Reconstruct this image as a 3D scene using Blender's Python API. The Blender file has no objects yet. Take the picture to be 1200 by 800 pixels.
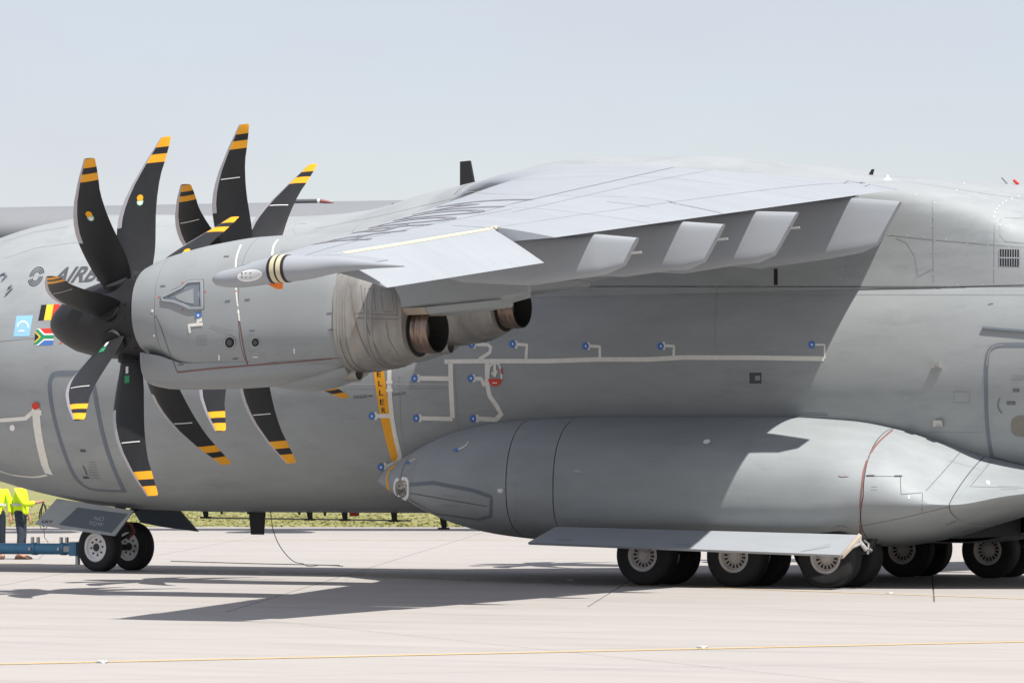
import bpy, bmesh, math, random
from mathutils import Vector, Matrix
from mathutils.bvhtree import BVHTree
random.seed(7)
R = math.radians
S = bpy.context.scene
COL = S.collection

# ------------------------------------------------------------------ camera, light, exposure
CAM = Vector((31.0, -58.2, 1.72)); ALPHA = R(28.7); FPX = 4430.0; HORIZON = 560.0
cam_d = bpy.data.cameras.new('camera'); cam = bpy.data.objects.new('camera', cam_d); COL.objects.link(cam)
cam.location = CAM; cam.rotation_euler = (R(90), 0, ALPHA)
cam_d.sensor_width = 36; cam_d.lens = 36 * FPX / 1200; cam_d.shift_y = (HORIZON - 400) / 1200
cam_d.clip_end = 20000; cam_d.clip_start = 0.5
cam_d.dof.use_dof = True; cam_d.dof.focus_distance = 58; cam_d.dof.aperture_fstop = 7.1
S.camera = cam
SUN = Vector((.468, -.236, .851)).normalized()
sun_d = bpy.data.lights.new('sun', 'SUN'); sun = bpy.data.objects.new('sun', sun_d); COL.objects.link(sun)
sun_d.energy = 5.0; sun_d.angle = R(.53); sun_d.color = (1, .955, .89)
sun.rotation_euler = SUN.to_track_quat('Z', 'Y').to_euler(); sun.location = (20, -30, 60)
W = bpy.data.worlds.new('World'); S.world = W; W.use_nodes = True
nt = W.node_tree; nt.nodes.clear()
sky = nt.nodes.new('ShaderNodeTexSky'); sky.sky_type = 'NISHITA'; sky.sun_disc = False
sky.sun_elevation = math.asin(SUN.z); sky.sun_rotation = math.atan2(SUN.x, SUN.y)
sky.altitude = 0; sky.air_density = 1.2; sky.dust_density = .5; sky.ozone_density = 1.0
bg = nt.nodes.new('ShaderNodeBackground'); bg.inputs['Strength'].default_value = .105
wo = nt.nodes.new('ShaderNodeOutputWorld')
veil = nt.nodes.new('ShaderNodeMix'); veil.data_type = 'RGBA'; veil.inputs[0].default_value = .7      # thin even high haze over the whole sky
veil.inputs[7].default_value = (4.45, 4.42, 4.97, 1)
tcw = nt.nodes.new('ShaderNodeTexCoord'); mpw = nt.nodes.new('ShaderNodeMapping'); mpw.inputs['Scale'].default_value = (1, 1, 3.2); nzw = nt.nodes.new('ShaderNodeTexNoise')
nzw.inputs['Scale'].default_value = 5; nzw.inputs['Detail'].default_value = 5; mrw = nt.nodes.new('ShaderNodeMapRange'); mrw.inputs['From Min'].default_value = .3; mrw.inputs['From Max'].default_value = .7
mrw.inputs['To Min'].default_value = .58; mrw.inputs['To Max'].default_value = .82
nt.links.new(tcw.outputs['Generated'], mpw.inputs[0]); nt.links.new(mpw.outputs[0], nzw.inputs['Vector']); nt.links.new(nzw.outputs['Fac'], mrw.inputs['Value']); nt.links.new(mrw.outputs[0], veil.inputs[0])
nt.links.new(sky.outputs[0], veil.inputs[6]); nt.links.new(veil.outputs[2], bg.inputs[0]); nt.links.new(bg.outputs[0], wo.inputs[0])
S.view_settings.view_transform = 'Standard'; S.view_settings.look = 'None'
S.view_settings.gamma = 1; S.view_settings.use_curve_mapping = False
S.view_settings.exposure = 0.5

# ------------------------------------------------------------------ materials
def mat(name, col, rough=.6, metal=0, var=.0, vscale=1.2, stretch=(1, 1, 1), bump=0, bscale=20, spec=.3, dirt=None, dirt_scale=.6, dirt_lo=.55, dirt_hi=.75, world=False, rot=0):
    m = bpy.data.materials.new(name); m.use_nodes = True
    t = m.node_tree; b = t.nodes['Principled BSDF']
    b.inputs['Roughness'].default_value = rough; b.inputs['Metallic'].default_value = metal
    b.inputs['Specular IOR Level'].default_value = spec
    b.inputs['Base Color'].default_value = (*col, 1)
    if not (var or bump or dirt): return m
    tc = t.nodes.new('ShaderNodeTexCoord'); mp = t.nodes.new('ShaderNodeMapping')
    mp.inputs['Scale'].default_value = stretch; mp.inputs['Rotation'].default_value = (0, 0, rot)
    t.links.new((t.nodes.new('ShaderNodeNewGeometry').outputs['Position'] if world else tc.outputs['Object']), mp.inputs[0])
    out = None
    if var:
        n = t.nodes.new('ShaderNodeTexNoise'); n.inputs['Scale'].default_value = vscale; n.inputs['Detail'].default_value = 6
        n.inputs['Roughness'].default_value = .62
        t.links.new(mp.outputs[0], n.inputs['Vector'])
        r = t.nodes.new('ShaderNodeMapRange'); r.inputs['From Min'].default_value = .25; r.inputs['From Max'].default_value = .75
        r.inputs['To Min'].default_value = 1 - var; r.inputs['To Max'].default_value = 1 + var
        t.links.new(n.outputs['Fac'], r.inputs['Value'])
        mx = t.nodes.new('ShaderNodeMix'); mx.data_type = 'RGBA'; mx.blend_type = 'MULTIPLY'; mx.inputs[0].default_value = 1
        mx.inputs[6].default_value = (*col, 1); t.links.new(r.outputs[0], mx.inputs[7]); out = mx.outputs[2]
    if dirt:
        n = t.nodes.new('ShaderNodeTexNoise'); n.inputs['Scale'].default_value = dirt_scale; n.inputs['Detail'].default_value = 9
        n.inputs['Roughness'].default_value = .7
        t.links.new(mp.outputs[0], n.inputs['Vector'])
        r = t.nodes.new('ShaderNodeMapRange'); r.inputs['From Min'].default_value = dirt_lo; r.inputs['From Max'].default_value = dirt_hi
        t.links.new(n.outputs['Fac'], r.inputs['Value'])
        mx = t.nodes.new('ShaderNodeMix'); mx.data_type = 'RGBA'; t.links.new(r.outputs[0], mx.inputs[0])
        if out: t.links.new(out, mx.inputs[6])
        else: mx.inputs[6].default_value = (*col, 1)
        mx.inputs[7].default_value = (*dirt, 1); out = mx.outputs[2]
    if out: t.links.new(out, b.inputs['Base Color'])
    if bump:
        n = t.nodes.new('ShaderNodeTexNoise'); n.inputs['Scale'].default_value = bscale; n.inputs['Detail'].default_value = 4
        t.links.new(mp.outputs[0], n.inputs['Vector'])
        bp = t.nodes.new('ShaderNodeBump'); bp.inputs['Strength'].default_value = bump; bp.inputs['Distance'].default_value = .02
        t.links.new(n.outputs['Fac'], bp.inputs['Height']); t.links.new(bp.outputs[0], b.inputs['Normal'])
    return m
M = {}
M['paint'] = mat('grey_paint', (.293, .312, .320), .50, var=.10, vscale=1.3, stretch=(.5, 1, 1.6), bump=.04, bscale=2.2, dirt=(.225, .245, .255), dirt_scale=1.7, dirt_lo=.52, dirt_hi=.82)
M['paint_wing'] = mat('wing_paint', (.29, .31, .335), .55, var=.06, vscale=1.6, stretch=(.35, 1.2, 1), dirt=(.265, .28, .30), dirt_scale=2.2)
M['paint_cowl'] = mat('cowl_paint', (.270, .288, .295), .48, var=.06, vscale=2.0, stretch=(.6, 1, 1), dirt=(.215, .235, .245), dirt_scale=2.6, dirt_lo=.58, dirt_hi=.8)
M['paint_sponson'] = mat('sponson_paint', (.275, .297, .308), .48, var=.11, vscale=1.7, stretch=(.5, 1, 1.5), bump=.05, bscale=2.5, dirt=(.23, .25, .26), dirt_scale=2.1, dirt_lo=.56, dirt_hi=.8)
M['seam'] = mat('seam_dark', (.13, .14, .15), .8)
M['seam_soft'] = mat('seam_soft', (.25, .27, .28), .8)
M['seam_red'] = mat('seam_red', (.20, .095, .085), .8)
M['outline'] = mat('outline_blue_grey', (.15, .175, .205), .7)
M['gap'] = mat('gap_liner', (.05, .052, .055), .9)
M['blade'] = mat('blade_black', (.020, .021, .023), .5, var=.2, vscale=3, spec=.3)
M['spinner'] = mat('spinner_black', (.018, .018, .020), .5, var=.12, vscale=4)
M['amber'] = mat('amber_paint', (.80, .36, .018), .5, var=.05, vscale=6)
M['metal_le'] = mat('metal_edge', (.42, .40, .42), .4, metal=.4, var=.05, vscale=6)
M['white'] = mat('white_tape', (.72, .71, .66), .7, var=.08, vscale=9)
M['white_clean'] = mat('white_paint', (.78, .78, .78), .5)
M['blue'] = mat('blue_cover', (.07, .18, .50), .5)
M['black'] = mat('black_paint', (.02, .02, .022), .6)
M['letter'] = mat('letter_grey', (.075, .08, .09), .6)
M['letter_wing'] = mat('letter_wing', (.17, .17, .185), .6)
M['red'] = mat('red_cover', (.62, .05, .03), .5)
M['orange'] = mat('orange_cover', (.80, .20, .03), .5)
M['yellow_flag'] = mat('flag_yellow', (.85, .58, .05), .5)
M['green'] = mat('flag_green', (.03, .28, .12), .5)
M['skyblue'] = mat('flag_sky_blue', (.28, .55, .85), .5)
M['decal_green'] = mat('decal_green', (.35, .62, .45), .5)
M['rubber'] = mat('tyre_rubber', (.026, .026, .027), .75, var=.2, vscale=5, dirt=(.06, .055, .05), dirt_scale=2.5, dirt_lo=.6, dirt_hi=.85)
M['rim'] = mat('wheel_rim', (.82, .80, .78), .45, var=.06, vscale=8)
M['rim_main'] = mat('brake_rim', (.60, .56, .53), .5, metal=.1, var=.1, vscale=8)
M['dark_metal'] = mat('dark_metal', (.05, .05, .052), .5, metal=.3)
M['steel'] = mat('steel', (.45, .45, .44), .35, metal=.7)
M['hot'] = mat('hot_metal', (.27, .262, .245), .45, metal=.4, var=.32, vscale=2.4, stretch=(2.0, 1, .55), dirt=(.28, .18, .11), dirt_scale=1.6, dirt_lo=.55, dirt_hi=.78)
M['nozzle'] = mat('nozzle_metal', (.27, .20, .16), .35, metal=.8, var=.25, vscale=5, stretch=(4, 1, 1))
M['shroud_seam'] = mat('shroud_seam', (.17, .16, .148), .7)
M['soot'] = mat('soot', (.02, .02, .02), .9)  # soot of the bore, and shade put into the scoop mouth's colour
M['sooty_paint'] = mat('sooty_paint', (.36, .31, .26), .6, var=.15, vscale=2, dirt=(.30, .18, .10), dirt_scale=1.4)
M['pale_band'] = mat('pale_band', (.52, .47, .33), .6)
M['pale_dot'] = mat('pale_screw', (.55, .53, .46), .5)
M['lens'] = mat('light_lens', (.55, .58, .60), .08, spec=.8)
M['lamp'] = mat('lamp_reflector', (.30, .28, .24), .15, metal=.6)
M['window'] = mat('door_window', (.17, .155, .13), .2, spec=.6)
M['concrete'] = mat('concrete', (.345, .325, .307), .85, var=.09, vscale=.8, stretch=(.22, 1.0, 1), bump=.10, bscale=18, dirt=(.285, .267, .252), dirt_scale=1.2, dirt_lo=.5, dirt_hi=.80, spec=.2, world=True, rot=-R(25))
M['concrete_lane'] = mat('concrete_lane', (.352, .331, .312), .85, var=.08, vscale=.9, stretch=(.14, 1.0, 1), bump=.10, bscale=18, dirt=(.275, .258, .245), dirt_scale=1.3, dirt_lo=.5, dirt_hi=.80, spec=.2, world=True, rot=-R(53))
M['joint'] = mat('joint_filler', (.12, .115, .11), .9)
M['line'] = mat('yellow_line', (.62, .44, .18), .7, var=.12, vscale=4, dirt=(.55, .45, .33), dirt_scale=6, dirt_lo=.5, dirt_hi=.8)
M['line_pale'] = mat('yellow_line_worn', (.68, .52, .27), .7, var=.12, vscale=4, dirt=(.52, .46, .40), dirt_scale=5, dirt_lo=.45, dirt_hi=.75)
M['soil'] = mat('grass_soil', (.19, .20, .07), .9, var=.2, vscale=.25, dirt=(.27, .24, .11), dirt_scale=.12, dirt_lo=.42, dirt_hi=.62)
M['grass'] = mat('grass_blades', (.20, .215, .065), .7, var=.2, vscale=.3, dirt=(.31, .28, .13), dirt_scale=.25, dirt_lo=.40, dirt_hi=.58)
M['asphalt'] = mat('asphalt_shoulder', (.20, .195, .19), .9, var=.12, vscale=1.5)
M['tow_blue'] = mat('towbar_blue', (.11, .28, .44), .45, var=.1, vscale=5)
M['hivis'] = mat('hi_vis_yellow', (.62, .86, .02), .7, var=.08, vscale=9)
M['jeans'] = mat('jeans', (.035, .045, .065), .8, var=.25, vscale=14)
M['trousers'] = mat('dark_trousers', (.015, .022, .035), .8)
M['reflect'] = mat('reflective_tape', (.50, .52, .52), .4)
M['skin'] = mat('skin', (.45, .24, .17), .6)
M['shoe'] = mat('brown_shoe', (.10, .055, .035), .6)
M['hair'] = mat('hair', (.04, .025, .015), .8)
M['cable'] = mat('cable_rubber', (.03, .03, .03), .6)
M['far_plane'] = mat('far_grey_paint', (.19, .20, .215), .6, var=.04, vscale=.6)
M['door_dark'] = mat('door_dark_paint', (.085, .105, .125), .5, var=.06, vscale=3)  # one even darker blue-grey tone for the nose gear doors

# ------------------------------------------------------------------ helpers
def link(name, me, parent=None, loc=None):
    o = bpy.data.objects.new(name, me); COL.objects.link(o)
    if parent is not None: o.parent = parent
    if loc is not None: o.location = loc
    return o
def tag(o, label=None, cat=None, group=None, kind=None):
    if label: o['label'] = label
    if cat: o['category'] = cat
    if group: o['group'] = group
    if kind: o['kind'] = kind
    return o
def empty(name, loc=(0, 0, 0), parent=None):
    o = bpy.data.objects.new(name, None); COL.objects.link(o); o.location = loc; o.empty_display_size = .3
    if parent is not None: o.parent = parent
    return o
class MB:
    def __init__(s): s.v = []; s.f = []; s.m = []; s.sm = []
    def add(s, vs, fs, mi=0, smooth=True):
        n = len(s.v); s.v += [tuple(p) for p in vs]
        for f in fs: s.f.append(tuple(i + n for i in f)); s.m.append(mi); s.sm.append(smooth)
        return s
    def box(s, c, d, mi=0, mtx=None):
        vs = [Vector((c[0] + sx * d[0] / 2, c[1] + sy * d[1] / 2, c[2] + sz * d[2] / 2)) for sx in (-1, 1) for sy in (-1, 1) for sz in (-1, 1)]
        if mtx: vs = [mtx @ v for v in vs]
        return s.add(vs, [(0, 1, 3, 2), (4, 6, 7, 5), (0, 4, 5, 1), (2, 3, 7, 6), (0, 2, 6, 4), (1, 5, 7, 3)], mi, False)
    def loft(s, secs, closed=True, cap=(True, True), mi=0, flip=False, smooth=True):
        n = len(secs[0]); vs = [p for q in secs for p in q]; fs = []
        for i in range(len(secs) - 1):
            for j in range(n if closed else n - 1):
                k = (j + 1) % n
                f = (i * n + j, i * n + k, (i + 1) * n + k, (i + 1) * n + j)
                fs.append(f[::-1] if flip else f)
        s.add(vs, fs, mi, smooth)
        b = len(s.v) - len(vs)
        if cap[0]: s.f.append(tuple(b + j for j in (range(n) if flip else reversed(range(n))))); s.m.append(mi); s.sm.append(False)
        if cap[1]: s.f.append(tuple(b + (len(secs) - 1) * n + j for j in (reversed(range(n)) if flip else range(n)))); s.m.append(mi); s.sm.append(False)
        return s
    def tube(s, pts, r, n=8, mi=0, cap=True):
        pts = [Vector(p) for p in pts]; secs = []
        rr = r if isinstance(r, (list, tuple)) else [r] * len(pts)
        up = None
        for i, p in enumerate(pts):
            t = (pts[min(i + 1, len(pts) - 1)] - pts[max(i - 1, 0)]).normalized()
            if up is None: up = Vector((0, 0, 1)) if abs(t.z) < .9 else Vector((1, 0, 0))
            a = (up - t * up.dot(t)).normalized(); up = a; b = t.cross(a)
            secs.append([p + (a * math.cos(2 * math.pi * k / n) + b * math.sin(2 * math.pi * k / n)) * rr[i] for k in range(n)])
        return s.loft(secs, True, (cap, cap), mi)
    def lathe(s, prof, axis='y', n=32, mi=0, c=(0, 0, 0), cap=(False, False), smooth=True, sy=1, sz=1):
        secs = []
        for a, r in prof:
            q = []
            for k in range(n):
                th = 2 * math.pi * k / n; u, w = r * math.cos(th) * sy, r * math.sin(th) * sz
                if axis == 'y': q.append((c[0] + u, c[1] + a, c[2] + w))
                elif axis == 'x': q.append((c[0] + a, c[1] + u, c[2] + w))
                else: q.append((c[0] + u, c[1] + w, c[2] + a))
            secs.append(q)
        return s.loft(secs, True, cap, mi, flip=(axis == 'y'), smooth=smooth)
    def prism(s, poly, d, mi=0):
        # poly: 3-D outline points; extruded by vector d
        d = Vector(d); a = [Vector(p) for p in poly]; n = len(a)
        s.add(a + [p + d for p in a], [tuple(range(n)), tuple(reversed(range(n, 2 * n)))] + [(i, n + i, n + (i + 1) % n, (i + 1) % n) for i in range(n)], mi, False)
        return s
    def mesh(s, name, mats, fix=True):
        me = bpy.data.meshes.new(name); me.from_pydata(s.v, [], s.f)
        for m in (mats if isinstance(mats, (list, tuple)) else [mats]): me.materials.append(m)
        me.polygons.foreach_set('material_index', s.m); me.polygons.foreach_set('use_smooth', s.sm)
        if fix:
            bm = bmesh.new(); bm.from_mesh(me); bmesh.ops.recalc_face_normals(bm, faces=bm.faces); bm.to_mesh(me); bm.free()
        if any(s.sm): me.set_sharp_from_angle(angle=R(38))
        me.update(); return me
    def build(s, name, mats, parent=None, loc=None, fix=True): return link(name, s.mesh(name, mats, fix), parent, loc)
def interp(tab, x, k=1):
    if x <= tab[0][0]: return tab[0][k]
    for a, b in zip(tab, tab[1:]):
        if x <= b[0]:
            t = (x - a[0]) / (b[0] - a[0]); return a[k] + (b[k] - a[k]) * t
    return tab[-1][k]
def sinterp(tab, x, k=1):
    # smooth (Catmull-Rom) interpolation
    n = len(tab)
    if x <= tab[0][0]: return tab[0][k]
    if x >= tab[-1][0]: return tab[-1][k]
    for i in range(n - 1):
        if x <= tab[i + 1][0]: break
    def slope(j):
        if j == 0: return (tab[1][k] - tab[0][k]) / (tab[1][0] - tab[0][0])
        if j == n - 1: return (tab[-1][k] - tab[-2][k]) / (tab[-1][0] - tab[-2][0])
        a = (tab[j][k] - tab[j - 1][k]) / (tab[j][0] - tab[j - 1][0]); b = (tab[j + 1][k] - tab[j][k]) / (tab[j + 1][0] - tab[j][0])
        return 0 if a * b <= 0 else 2 * a * b / (a + b)
    h = tab[i + 1][0] - tab[i][0]; t = (x - tab[i][0]) / h
    return ((2*t**3 - 3*t*t + 1) * tab[i][k] + (t**3 - 2*t*t + t) * h * slope(i) + (-2*t**3 + 3*t*t) * tab[i + 1][k] + (t**3 - t*t) * h * slope(i + 1))
# survey: the photograph's station, used to measure where marks lie on the real surfaces
def ray(u, v):
    t = (u - 600) / FPX; w = (HORIZON - v) / FPX; ca, sa = math.cos(ALPHA), math.sin(ALPHA)
    return Vector((-sa + ca * t, ca + sa * t, w))
def un(u, v, x=None, y=None, z=None):
    r = ray(u, v)
    d = (y - CAM.y) / r.y if y is not None else ((x - CAM.x) / r.x if x is not None else (z - CAM.z) / r.z)
    return CAM + r * d
SURF = {}
def surf(key, *objs):
    vs, fs = [], []
    for o in objs:
        n = len(vs); mw = o.matrix_world if o.parent is None else Matrix.Translation(sum((q.location for q in chain(o)), Vector()))
        vs += [mw @ v.co for v in o.data.vertices]; o.data.calc_loop_triangles(); fs += [tuple(i + n for i in t.vertices) for t in o.data.loop_triangles]
    SURF[key] = BVHTree.FromPolygons(vs, fs)
def chain(o):
    while o is not None: yield o; o = o.parent
def hit(key, u, v):
    r = ray(u, v).normalized(); p, n, i, d = SURF[key].ray_cast(CAM, r)
    if p is None:
        # nearest point on the surface just beside the ray
        p, n, i, d = SURF[key].find_nearest(CAM + r * 60)
    if n.dot(r) > 0: n = -n
    return p, n
def dens(pts, step):
    out = []
    for a, b in zip(pts, pts[1:]):
        k = max(1, int(math.hypot(b[0] - a[0], b[1] - a[1]) / step))
        for i in range(k): out.append((a[0] + (b[0] - a[0]) * i / k, a[1] + (b[1] - a[1]) * i / k))
    return out + [pts[-1]]
def curve(pts, n=6):
    # Catmull-Rom through 2-D points
    out = []; P = [pts[0]] + list(pts) + [pts[-1]]
    for i in range(1, len(P) - 2):
        for k in range(n):
            t = k / n
            out.append(tuple(.5 * (2 * P[i][d] + (P[i + 1][d] - P[i - 1][d]) * t + (2 * P[i - 1][d] - 5 * P[i][d] + 4 * P[i + 1][d] - P[i + 2][d]) * t * t + (3 * P[i][d] - P[i - 1][d] - 3 * P[i + 1][d] + P[i + 2][d]) * t ** 3) for d in (0, 1)))
    return out + [pts[-1]]
def strip(mb, key, pts, w, off=.003, step=5, mi=0, close=False, thick=0):
    # a band of width w (metres) lying on a surface along a measured path
    if close: pts = list(pts) + [pts[0]]
    H = [hit(key, *p) for p in dens(pts, step)]
    P = [p + n * (off + thick) for p, n in H]; L = []
    for i, (p, n) in enumerate(H):
        if close and i in (0, len(P) - 1): t = P[1] - P[-2]
        else: t = P[min(i + 1, len(P) - 1)] - P[max(i - 1, 0)]
        if t.length < 1e-6: t = Vector((1, 0, 0))
        s = t.normalized().cross(n).normalized() * w / 2
        L.append((P[i] - s, P[i] + s))
    vs = [q for a in L for q in a]
    mb.add(vs, [(2 * i, 2 * i + 1, 2 * i + 3, 2 * i + 2) for i in range(len(L) - 1)], mi)
    if thick:
        for side in (0, 1):
            q = [(L[i][side], L[i][side] - H[i][1] * (thick + off)) for i in range(len(L))]
            mb.add([x for a in q for x in a], [(2 * i, 2 * i + 1, 2 * i + 3, 2 * i + 2) for i in range(len(L) - 1)], mi)
def patch(mb, key, quad, off=.003, nu=4, nv=4, mi=0):
    # quad: TL, TR, BR, BL in measured coordinates, laid on the surface
    vs = []
    for j in range(nv + 1):
        for i in range(nu + 1):
            a, b = i / nu, j / nv
            u = (quad[0][0] * (1 - a) + quad[1][0] * a) * (1 - b) + (quad[3][0] * (1 - a) + quad[2][0] * a) * b
            v = (quad[0][1] * (1 - a) + quad[1][1] * a) * (1 - b) + (quad[3][1] * (1 - a) + quad[2][1] * a) * b
            p, n = hit(key, u, v); vs.append(p + n * off)
    mb.add(vs, [(j * (nu + 1) + i, j * (nu + 1) + i + 1, (j + 1) * (nu + 1) + i + 1, (j + 1) * (nu + 1) + i) for j in range(nv) for i in range(nu)], mi)
def blob(mb, key, pts, off=.003, rings=4, mi=0):
    # filled convex outline laid on the surface
    cu = sum(p[0] for p in pts) / len(pts); cv = sum(p[1] for p in pts) / len(pts); n = len(pts)
    p, nn = hit(key, cu, cv); vs = [p + nn * off]
    for r in range(1, rings + 1):
        for q in pts:
            p, nn = hit(key, cu + (q[0] - cu) * r / rings, cv + (q[1] - cv) * r / rings); vs.append(p + nn * off)
    fs = [(0, 1 + i, 1 + (i + 1) % n) for i in range(n)]
    for r in range(rings - 1):
        for i in range(n):
            a, b = 1 + r * n + i, 1 + r * n + (i + 1) % n; fs.append((a, a + n, b + n, b))
    mb.add(vs, fs, mi)
def circ(u, v, ru, rv, n=14): return [(u + ru * math.cos(2 * math.pi * i / n), v + rv * math.sin(2 * math.pi * i / n)) for i in range(n)]
def text_mesh(txt, shear=0, bold=0):
    c = bpy.data.curves.new('lettering', 'FONT'); c.body = txt; c.size = 1; c.shear = shear; c.offset = bold; c.resolution_u = 3
    o = bpy.data.objects.new('lettering', c); COL.objects.link(o)
    dg = bpy.context.evaluated_depsgraph_get(); me = bpy.data.meshes.new_from_object(o.evaluated_get(dg))
    bpy.data.objects.remove(o)
    bm = bmesh.new(); bm.from_mesh(me); bmesh.ops.triangulate(bm, faces=bm.faces); bmesh.ops.subdivide_edges(bm, edges=[e for e in bm.edges if e.calc_length() > .12], cuts=4, use_grid_fill=True); bmesh.ops.triangulate(bm, faces=bm.faces); bm.verts.index_update()
    vs = [v.co.copy() for v in bm.verts]; fs = [tuple(v.index for v in f.verts) for f in bm.faces]; bm.free()
    x0 = min(v.x for v in vs); x1 = max(v.x for v in vs); y0 = min(v.y for v in vs); y1 = max(v.y for v in vs)
    return [((v.x - x0) / (x1 - x0), (y1 - v.y) / (y1 - y0)) for v in vs], fs
def lettering(mb, key, txt, quad, off=.004, shear=0, bold=.0, mi=0):
    uv, fs = text_mesh(txt, shear, bold); vs = []
    for a, b in uv:
        u = (quad[0][0] * (1 - a) + quad[1][0] * a) * (1 - b) + (quad[3][0] * (1 - a) + quad[2][0] * a) * b
        v = (quad[0][1] * (1 - a) + quad[1][1] * a) * (1 - b) + (quad[3][1] * (1 - a) + quad[2][1] * a) * b
        p, n = hit(key, u, v); vs.append(p + n * off)
    mb.add(vs, fs, mi, False)

# ------------------------------------------------------------------ ground
terrain = MB().add([(-9000, -9000, -.06), (9000, -9000, -.06), (9000, 9000, -.06), (-9000, 9000, -.06)], [(0, 1, 2, 3)]).build('ground', M['soil'])
tag(terrain, kind='structure')
JD = Vector((.415, -.91)).normalized(); JN = Vector((.91, .415)).normalized()      # joint direction and across it
def ap(n, m, z): p = JN * n + JD * m; return (p.x, p.y, z)
apron = MB().add([ap(-400, -66, -.012), ap(400, -66, -.012), ap(400, 300, -.012), ap(-400, 300, -.012)], [(0, 1, 2, 3)]).build('apron', M['joint'])
tag(apron, kind='structure')
SL_N, SL_M = 5.15, 7.4
g = .012
rest = MB()
def project(x, y):
    dx, dy = x - CAM.x, y - CAM.y; ca, sa = math.cos(ALPHA), math.sin(ALPHA)
    dep = -sa * dx + ca * dy; lat = ca * dx + sa * dy
    return (600 + FPX * lat / dep if dep > 1 else -9e9), dep
def jn(q, m): return -3.76 + q * SL_N + max(-.06, min(.06, .034 - .035 * q)) * m      # the joints fan out a little
for i in range(-30, 31):
    for j in range(-9, 17):
        n0 = -3.76 + i * SL_N; m0 = -66 + j * SL_M
        c = JN * (n0 + SL_N / 2) + JD * (m0 + SL_M / 2); u, dep = project(c.x, c.y)
        if m0 < -66.01 or m0 > 60: continue
        if -420 < u < 1620 and dep > 20:
            A = [(jn(i, m0) + g, m0 + g), (jn(i + 1, m0) - g, m0 + g), (jn(i + 1, m0 + SL_M) - g, m0 + SL_M - g), (jn(i, m0 + SL_M) + g, m0 + SL_M - g)]
            MB().add([ap(n, m, z) for z in (0, -.012) for n, m in A], [(0, 1, 2, 3), (0, 4, 5, 1), (1, 5, 6, 2), (2, 6, 7, 3), (3, 7, 4, 0)], 0, False).build('apron_slab', M['concrete'], apron)
        else:
            rest.add([ap(jn(i, m0) + g, m0 + g, 0), ap(jn(i + 1, m0) - g, m0 + g, 0), ap(jn(i + 1, m0 + SL_M) - g, m0 + SL_M - g, 0), ap(jn(i, m0 + SL_M) + g, m0 + SL_M - g, 0)], [(0, 1, 2, 3)])
tag(rest.build('far_slabs', M['concrete'], apron), kind='stuff')
# newer concrete lane in the foreground
LA, LB = Vector((.62, .785)).normalized(), Vector((.785, -.62)).normalized()
L0 = Vector((4.3, -17.9))
def ln(a, b, z): p = L0 + LA * a + LB * b; return (p.x, p.y, z)
lane = MB().add([ln(-120, 0, .003), ln(120, 0, .003), ln(120, 90, .003), ln(-120, 90, .003)], [(0, 1, 2, 3)]).build('taxi_lane', M['joint'])
tag(lane, kind='structure')
LS_A, LS_B = 7.5, 3.75
def lane_mesh(a0, a1, b0, b1):
    q = .006; s = MB(); s.add([ln(a0 + q, b0 + q, .007), ln(a1 - q, b0 + q, .007), ln(a1 - q, b1 - q, .007), ln(a0 + q, b1 - q, .007)], [(0, 1, 2, 3)], 0, False); return s
rest = MB()
for i in range(-16, 16):
    for j in range(0, 24):
        a0, b0 = i * LS_A, j * LS_B
        c = L0 + LA * (a0 + LS_A / 2) + LB * (b0 + LS_B / 2); u, dep = project(c.x, c.y)
        if -700 < u < 1900 and dep > 20: lane_mesh(a0, a0 + LS_A, b0, b0 + LS_B).build('lane_slab', M['concrete_lane'], lane)
        else:
            k = lane_mesh(a0, a0 + LS_A, b0, b0 + LS_B); rest.add(k.v, k.f)
tag(rest.build('far_slabs', M['concrete_lane'], lane), kind='stuff')
# shoulder and grass beyond the apron
sh = MB().add([ap(-400, -67.2, -.004), ap(400, -67.2, -.004), ap(400, -66.0, -.004), ap(-400, -66.0, -.004)], [(0, 1, 2, 3)]).build('road_shoulder', M['asphalt'])
tag(sh, kind='structure')
gb = MB(); rg = random.Random(3)
for k in range(26000):
    n = rg.uniform(-75, 40); m = -67.3 - abs(rg.gauss(0, 1)) * 42
    p = JN * n + JD * m; u, dep = project(p.x, p.y)
    if not (-150 < u < 900): continue
    h = rg.uniform(.02, .07) * (1 + .6 * math.sin(n * .23) * math.sin(m * .11)); w = rg.uniform(.06, .16); a = rg.uniform(0, math.pi); lean = rg.uniform(-.08, .08)
    d = Vector((math.cos(a), math.sin(a), 0)) * w
    b = Vector((p.x, p.y, -.06))
    gb.add([b - d, b + d, b + Vector((lean, lean * .5, h))], [(0, 1, 2)], 0, False)
tag(gb.build('grass', M['grass'], fix=False), 'short dry green grass verge beyond the far edge of the apron', 'grass', kind='stuff')
# painted lines
def ground_line(name, p, q, w, m, z=.012):
    p, q = Vector(p), Vector(q); d = (q - p).normalized(); s = Vector((-d.y, d.x)) * w / 2
    o = MB().add([(p.x - s.x, p.y - s.y, z), (q.x - s.x, q.y - s.y, z), (q.x + s.x, q.y + s.y, z), (p.x + s.x, p.y + s.y, z)], [(0, 1, 2, 3)]).build(name, M[m])
    return tag(o, kind='structure')
a, b = un(0, 779, z=0), un(1200, 752.5, z=0); d = (b - a).normalized()
ground_line('taxi_line', (a - d * 25).xy, (b + d * 25).xy, .14, 'line')
a, b = un(450, 675, z=0), un(1200, 701.5, z=0); d = (b - a).normalized()
ground_line('taxi_line', (a - d * 14).xy, (b + d * 12).xy, .10, 'line', .006)
a, b = un(200, 633.3, z=0), un(500, 632.3, z=0); d = (b - a).normalized()
ground_line('taxi_line', (a - d * 30).xy, (b + d * 45).xy, .28, 'line_pale', .006)
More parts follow.
